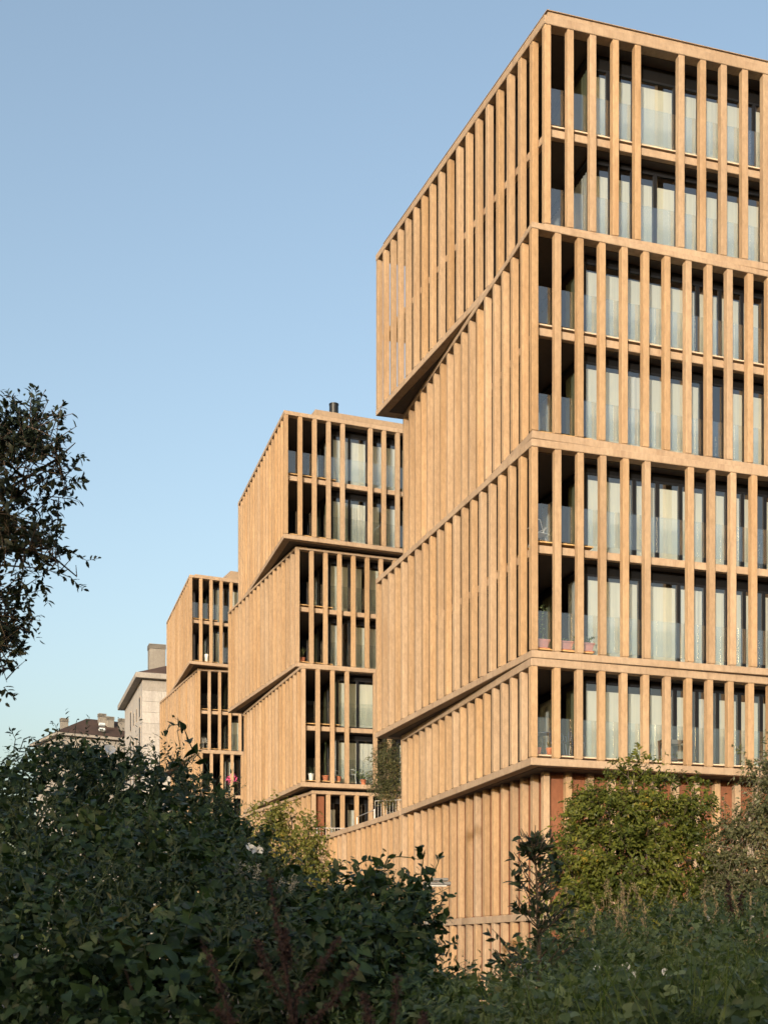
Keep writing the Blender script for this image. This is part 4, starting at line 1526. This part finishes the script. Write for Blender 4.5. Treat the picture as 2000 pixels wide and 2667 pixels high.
# ---- slim sapling
rr = np.random.default_rng(30)
base = P(1395, 2760, 8.0)
sap = empty('willow_sapling', (base.x, base.y, ground_h(base.x, base.y)), 'slim dark sapling standing alone in front of the plinth corner', 'sapling')
g, gs = Geo(), Geo()
stem_px = [(1398, 2800), (1402, 2600), (1405, 2480), (1400, 2360), (1396, 2270), (1392, 2200)]
q = [np.array(P(a, b, 8.0)) for a, b in stem_px]
gs.tube(q, .016, .004, 6)
for k in range(64):
    t = rr.uniform(.9, 4.97) if k > 8 else 4.5 + k * .055
    i = int(t)
    a = q[i] + (q[i + 1] - q[i]) * (t - i)
    ln = (.40 * (1 - (t / 5.4)) + .07) * rr.uniform(.6, 1.15)
    th = rr.uniform(0, 6.28)
    d = nrm(np.array([math.cos(th) * .8, math.sin(th) * .6, .55]))
    pts = [a + d * ln * s + np.array([0, 0, .05 * s * s]) for s in (0, .4, .75, 1.0)]
    gs.tube(pts, .005, .002, 4)
    n = int(5 + ln * 18)
    s = rr.uniform(.15, 1.02, n)[:, None]
    pos = a + d * ln * s
    side = nrm(np.cross(d, rr.normal(size=(n, 3))))
    g.leaves(OVAL, pos, side * .8 + d * .6 + rr.normal(size=(n, 3)) * .2 + np.array([0, 0, .2]), rr.normal(size=(n, 3)) * .6 + np.array([0, -.3, .8]), .066 * rr.uniform(.6, 1.2, n), rr.random(n) * .8, .8)
link('trunk', gs.mesh('trunk', True), sap, mat='bark')
stuff(link('crown', g.mesh(), sap, mat='leaf_willow'))
leaf_objects(sap, rr, to_blobs([(1400, 2380, 8, 75, 130, .3), (1395, 2270, 8, 35, 60, .2)]), 16, OVAL, .072, 'leaf_willow', .9, .1)


# ---- trees
def tree(name, label, trunk_pts, r0, px, leaf, leafmat, n_sh, length, per, size, seed, cat='tree', group=None, power=.4, stem=.15, bark='bark', up=.5, droop=.3, hang=.3, width=1.0, cull=.3, n_obj=0, gap=.35, sprays=0):
    rr = np.random.default_rng(seed)
    bl = to_blobs(px)
    q = [np.array(P(*a)) for a in trunk_pts]
    root = empty(name, (q[0][0], q[0][1], q[0][2]), label, cat, group)
    gt, g, gs = Geo(), Geo(), Geo()
    gt.tube(q, r0, r0 * .45, 8)
    for c, r in bl:
        j = rr.integers(max(1, len(q) - 3), len(q))
        a = q[j]
        m = a + (c - a) * .5 + np.array([0, 0, .15]) + rr.normal(size=3) * .08
        gt.tube([a, m, c], r0 * .4, r0 * .16, 6)
        for k in range(9):
            e = c + nrm(rr.normal(size=3)) * r * rr.uniform(.6, .95)
            mm = c + (e - c) * .5 + rr.normal(size=3) * .05
            gt.tube([c, mm, e], r0 * .13, r0 * .04, 4)
    p, o = sample(rr, bl, n_sh, power, cull=cull)
    # leave gaps: drop shoots where a slow 3-D pattern is low
    keep = (clump(p, 3.1) > rr.uniform(.05, .5, len(p))) & (clump(p[:, [2, 0, 1]], 6.7) > rr.uniform(.0, gap, len(p)))
    p, o = p[keep], o[keep]
    shoots(g, gs, rr, p, o, leaf, length, per, size, up=up, droop=droop, hang=hang, stem=stem, width=width)
    # long sprays that break the outline
    if sprays:
        pp, oo = sample(rr, bl, sprays * 3, .02, cull=.98)
        pp, oo = pp[:sprays], oo[:sprays]
        shoots(g, gs, rr, pp, oo, leaf, length * 2.0, per * 2, size, up=up + .2, droop=droop, hang=hang, stem=1.0, width=width, wild=.35)
    link('trunk', gt.mesh('trunk', True), root, mat=bark)
    stuff(link('crown', g.mesh(), root, mat=leafmat))
    stuff(link('twigs', gs.mesh(), root, mat=bark))
    if n_obj:
        leaf_objects(root, rr, bl, n_obj, leaf, size * 1.1, leafmat, width, hang)
    return root


ZT = 25.0
tree('ash_leaved_maple', 'sunlit yellow-green maple in front of the terracotta plinth, right of the sapling',
     [(1640, 2720, ZT), (1640, 2560, ZT), (1635, 2420, ZT), (1640, 2300, ZT), (1645, 2200, ZT)], .10,
     [(1650, 2060, ZT, 70, 95, .6), (1595, 2130, ZT, 115, 80, .8), (1715, 2150, ZT, 110, 90, .8), (1545, 2240, ZT, 110, 90, .9), (1650, 2250, ZT - .3, 130, 110, 1.0),
      (1780, 2240, ZT, 100, 95, .9), (1500, 2310, ZT, 80, 75, .8), (1620, 2370, ZT - .3, 150, 90, 1.0), (1785, 2350, ZT, 105, 90, .9), (1800, 2090, ZT, 50, 60, .5), (1550, 2120, ZT, 70, 60, .6), (1690, 2420, ZT, 170, 70, .9)],
     LANCE, 'leaf_maple', 15000, .30, 8, .115, 41, power=.42, stem=.10, up=.25, droop=.5, hang=.55, width=1.4, cull=.45, gap=.95, sprays=330)
tree('ash_leaved_maple', 'loose sunlit tree with bare twigs at the right edge of the picture',
     [(1985, 2720, 24), (1980, 2500, 24), (1960, 2350, 24), (1950, 2200, 24), (1955, 2100, 24)], .08,
     [(1985, 1985, 24, 50, 50, .4), (2040, 2060, 24, 100, 110, .7), (1960, 2150, 24, 90, 60, .6), (1910, 2210, 24, 70, 60, .5), (1990, 2230, 24, 100, 90, .7), (1930, 2300, 24, 80, 80, .6), (2010, 2360, 24, 120, 90, .8), (1900, 2330, 24, 60, 60, .5), (2100, 2250, 24, 120, 200, .8)],
     LANCE, 'leaf_olive', 6500, .30, 7, .10, 42, power=.5, stem=.35, bark='pale_twig', up=.4, droop=.4, hang=.4, width=1.3, cull=.2, gap=.7, sprays=70)
tree('lime_tree', 'small yellow-green sunlit tree left of the pale terrace coping',
     [(770, 2620, 38), (765, 2480, 38), (760, 2350, 38), (755, 2250, 38)], .09,
     [(700, 2130, 38, 50, 40, .6), (760, 2130, 38, 50, 40, .6), (800, 2180, 38, 50, 45, .6), (700, 2200, 38, 80, 60, .8), (780, 2240, 38, 80, 55, .8), (840, 2255, 38, 38, 45, .5), (720, 2290, 38, 100, 60, .9), (800, 2310, 38, 80, 55, .8), (640, 2220, 38, 60, 60, .7)],
     OVAL, 'leaf_lime', 3000, .38, 6, .125, 43, power=.45, stem=.15, up=.2, droop=.6, hang=.8, width=1.0, cull=.2, gap=.6, sprays=60)
tree('terrace_tree', 'thin reddish-green tree on the terrace under the overhanging box',
     [(1030, 2140, 53.0), (1032, 2060, 53.0), (1026, 2010, 53.0), (1018, 1970, 53.0)], .06,
     [(1010, 1965, 53.0, 34, 40, .6), (1000, 2020, 53.0, 36, 40, .6), (1030, 2000, 53.0, 30, 60, .6), (1020, 2065, 53.0, 45, 35, .6), (985, 2040, 52.8, 30, 24, .5), (975, 1970, 52.8, 16, 20, .3)],
     DIAM, 'leaf_olive', 2600, .30, 6, .085, 44, power=.5, stem=.25, up=.2, droop=.6, hang=.6, cull=.1)
tree('goat_willow', 'dark leafy branches reaching in from the left edge against the sky',
     [(-560, 2760, 7), (-520, 2300, 7), (-470, 1900, 7), (-380, 1650, 7), (-260, 1480, 7)], .05,
     [(10, 1150, 7, 90, 65, .35), (95, 1140, 7, 60, 55, .3), (150, 1195, 7, 40, 50, .25), (60, 1240, 7, 105, 70, .4), (20, 1340, 7, 100, 80, .4), (100, 1405, 7, 65, 40, .3), (50, 1440, 7, 95, 55, .35), (150, 1460, 7, 50, 38, .25),
      (0, 1540, 7, 65, 65, .35), (5, 1610, 7, 50, 50, .3), (0, 1685, 7, 45, 55, .3), (-5, 1750, 7, 35, 35, .25), (-150, 1350, 7, 160, 250, .5)],
     OVAL, 'leaf_goat_willow', 1750, .15, 6, .054, 45, gap=.9, power=.5, stem=.5, up=.35, droop=.1, hang=.0, width=.85, cull=.1, n_obj=0)
gw = bpy.data.objects['goat_willow']
for k, pts in enumerate(([(150, 1420), (190, 1440), (225, 1460), (255, 1455)], [(150, 1490), (185, 1505), (205, 1525), (218, 1535)], [(160, 1250), (190, 1220), (205, 1200), (212, 1180)],
                         [(100, 1100), (98, 1060), (95, 1030), (90, 1010)], [(50, 1100), (40, 1060), (30, 1035), (15, 1015)], [(150, 1110), (152, 1090), (165, 1085)], [(180, 1260), (205, 1255), (222, 1258)],
                         [(70, 1560), (75, 1590), (68, 1610)], [(40, 1680), (55, 1690), (66, 1695)], [(10, 1790), (25, 1810), (35, 1815)], [(110, 1520), (120, 1545), (125, 1570)])):
    long_shoot(gw, [(a, b, 7) for a, b in pts], None, 10, .052, 80 + k, 'leaf_goat_willow', .003, OVAL, .85, .0)
# twigs and boughs linking the parts of the branch system
rr = np.random.default_rng(46)
g = Geo()
for tip in ((40, 1130), (110, 1150), (60, 1250), (70, 1350), (140, 1430), (100, 1480), (10, 1560), (20, 1650), (10, 1740), (160, 1220)):
    a, b = np.array(P(-260, 1480, 7)), np.array(P(tip[0], tip[1], 7))
    m1 = a + (b - a) * .4 + rr.normal(size=3) * .06
    m2 = a + (b - a) * .75 + rr.normal(size=3) * .04
    g.tube([a, m1, m2, b], .012, .003, 5)
link('bough', g.mesh('bough', True), gw, mat='bark')

# ---- low weeds on the bank at the lower right
rr = np.random.default_rng(50)
PXW = [(1230, 2680, 7.4, 170, 75, .6), (1440, 2640, 7.4, 180, 95, .7), (1300, 2730, 6.0, 250, 100, .7), (1620, 2560, 9.5, 190, 100, 1.0), (1820, 2530, 9.5, 220, 120, 1.0), (1990, 2520, 9.0, 160, 130, .9),
       (1600, 2670, 6.2, 260, 110, .8), (1880, 2660, 6.2, 260, 140, .8), (1560, 2470, 13, 160, 70, 1.3), (1760, 2440, 13, 170, 70, 1.4), (1960, 2430, 13, 150, 90, 1.4), (1100, 2730, 5.6, 200, 90, .5), (1140, 2625, 6.8, 110, 55, .5), (1260, 2610, 7.6, 90, 50, .5), (1420, 2530, 9, 110, 55, .7)]
bl = to_blobs(PXW)
weeds = veg_root('bindweed_bank', bl, 'tangle of low green weeds and bindweed covering the bank at lower right', 'weeds')
g, gs = Geo(), Geo()
p, o = sample(rr, bl, 5200, .3)
k_ = clump(p, 5.2) > rr.uniform(0, .7, len(p))
p, o = p[k_], o[k_]
shoots(g, gs, rr, p, o, HEART, .22, 4, .066, up=.5, hang=.3, face=.45, stem=.05, wild=.9)
p, o = sample(rr, bl, 5200, .2)
k_ = clump(p[:, [1, 2, 0]], 6.1) > rr.uniform(0, .75, len(p))
p, o = p[k_], o[k_]
shoots(g, gs, rr, p, o, LANCE, .26, 8, .050, up=.8, hang=-.1, stem=.15, width=.9)
low = [(c + np.array([0, .1, -r[2] * .9]), r * np.array([1, 1.1, 1.0])) for c, r in bl]
p, o = sample(rr, low, 1400, .3)
shoots(g, None, rr, p, o, HEART, .25, 4, .08, hang=.4)
stuff(link('foliage', g.mesh(), weeds, mat='leaf_weed'))
stuff(link('twigs', gs.mesh(), weeds, mat='green_stem'))
main_stems(rr, weeds, bl, 3, .010, mat='green_stem')
leaf_objects(weeds, rr, bl, 220, HEART, .075, 'leaf_weed', hang=.5)
flowers(weeds, [(1632, 2520, 8.2, .8), (1640, 2552, 7.8, 1.0), (1655, 2548, 7.8, .8), (1360, 2522, 8.5, .8), (1398, 2512, 8.6, .5), (1728, 2535, 8.6, .7), (1735, 2538, 8.5, .6), (1840, 2405, 12.2, 1.1), (1873, 2432, 12, .8),
                (1952, 2395, 12.4, .9), (1555, 2530, 8.5, .7), (1540, 2480, 10, .7), (1350, 2528, 8.4, .6), (1780, 2415, 12.2, .8)], 4)

# long grass through the weeds, nearer the eye
g = Geo()
n = 1300
gx, gz = rr.uniform(1120, 2080, n), rr.uniform(5.2, 10.5, n)
yb = np.interp(gx, [1100, 1400, 1550, 2050], [2720, 2690, 2600, 2560]) + rr.uniform(-30, 60, n)
pos = np.stack([(gx - HX) / FPX * gz, gz, (HY - yb) / FPX * gz - .1], 1)
ax = np.stack([rr.normal(0, .4, n), rr.normal(0, .3, n), np.ones(n)], 1)
g.leaves(BLADE, pos, ax, np.stack([rr.normal(0, 1, n), -np.ones(n), np.zeros(n)], 1), rr.uniform(.15, .42, n), rr.random(n) * .86, .016)
stuff(link('grass', g.mesh(), weeds, mat='grass_blade'))

# ---- grasses with seed heads
rr = np.random.default_rng(60)
g, gh = Geo(), Geo()
n = 3000
gx = rr.uniform(1450, 2080, n)
gz = rr.uniform(10.5, 16, n)
pos = np.stack([(gx - HX) / FPX * gz, gz, np.full(n, -.75) + rr.normal(0, .05, n)], 1)
hgt = rr.uniform(.45, 1.05, n)
ax = np.stack([rr.normal(0, .22, n), rr.normal(0, .22, n), np.ones(n)], 1)
g.leaves(BLADE, pos, ax, np.stack([rr.normal(0, 1, n), -np.ones(n), np.zeros(n)], 1), hgt, rr.random(n), .012)
for k in range(75):
    x = rr.uniform(1480, 2050)
    Zs = rr.uniform(10, 15)
    yb, yt = 2480, rr.uniform(2290, 2420)
    a = np.array(P(x, yb, Zs))
    b = np.array(P(x + rr.normal(0, 25), yt, Zs))
    m = (a + b) / 2 + rr.normal(size=3) * .03
    gh.tube([a, m, b], .003, .0015, 3)
    nn = 34
    t = rr.random(nn)
    d = nrm(b - m)
    q = b - d * .16 * t[:, None] + rr.normal(size=(nn, 3)) * .007
    gh.leaves(DIAM, q, d + rr.normal(size=(nn, 3)) * .45, rr.normal(size=(nn, 3)), .028, rr.random(nn), .6)
gr = veg_root('tall_grass', to_blobs([(1750, 2450, 13, 100, 50, 1)]), 'tall seeding grass with straw-coloured heads below the sunlit maple', 'grass')
stuff(link('blades', g.mesh(), gr, mat='grass_blade'))
stuff(link('seed_heads', gh.mesh(), gr, mat='seed_straw'))

# ---- rusty dock stalks close to the eye
def dock(label, root_px, Z, tips, seed, sc=1.0):
    rr = np.random.default_rng(seed)
    b = P(root_px[0], root_px[1], Z)
    e = empty('dock_plant', (b.x, b.y, ground_h(b.x, b.y)), label, 'dock plant', 'rusty dock plants')
    gs, g = Geo(), Geo()
    gs.tube([np.array([b.x, b.y, ground_h(b.x, b.y)]), np.array(b)], .006, .005, 5)
    for (x0, y0, x1, y1, x2, y2) in tips:
        q = [np.array(P(x0, y0, Z)), np.array(P(x1, y1, Z - .03)), np.array(P(x2, y2, Z + .02))]
        gs.tube([np.array(b)] + q if abs(x0 - root_px[0]) + abs(y0 - root_px[1]) > 5 else q, .004, .0015, 4)
        n = 420
        t = rr.random(n)
        s = np.where(t < .5, t * 2, t * 2 - 1)[:, None]
        pos = np.where((t < .5)[:, None], q[0] + (q[1] - q[0]) * s, q[1] + (q[2] - q[1]) * s)
        wv = (.45 + .55 * np.abs(np.sin(t * 26)))[:, None]
        pos = pos + rr.normal(size=(n, 3)) * .0085 * sc * wv * (1.1 - .6 * t)[:, None]
        g.leaves(DIAM, pos, rr.normal(size=(n, 3)), rr.normal(size=(n, 3)), .0075 * sc, rr.random(n), 1.3)
    link('stalk', gs.mesh('stalk', True), e, mat='dock_rust')
    stuff(link('seeds', g.mesh(), e, mat='dock_rust'))


dock('branching rusty-brown dock stalk rising out of focus at the bottom centre', (775, 2740), 2.6,
     [(775, 2740, 735, 2480, 702, 2290), (770, 2650, 700, 2540, 668, 2450), (770, 2600, 830, 2530, 885, 2440), (775, 2690, 860, 2620, 930, 2520), (745, 2520, 745, 2470, 740, 2420)], 71)
dock('rusty-brown dock stalk leaning left at the bottom, left of the branching one', (640, 2760), 2.5,
     [(640, 2760, 575, 2575, 530, 2462), (650, 2740, 600, 2660, 560, 2630)], 72)
dock('low rusty dock stalks at the very bottom right of centre', (1010, 2780), 2.6,
     [(1010, 2780, 1030, 2640, 1035, 2540), (1000, 2760, 960, 2660, 945, 2590), (1080, 2780, 1100, 2690, 1105, 2640)], 73)
dock('thin dark dock spike standing in the grass below the right-hand tree', (1905, 2440), 12.0,
     [(1905, 2440, 1902, 2370, 1895, 2290), (1915, 2440, 1925, 2380, 1930, 2330)], 74, 3.2)
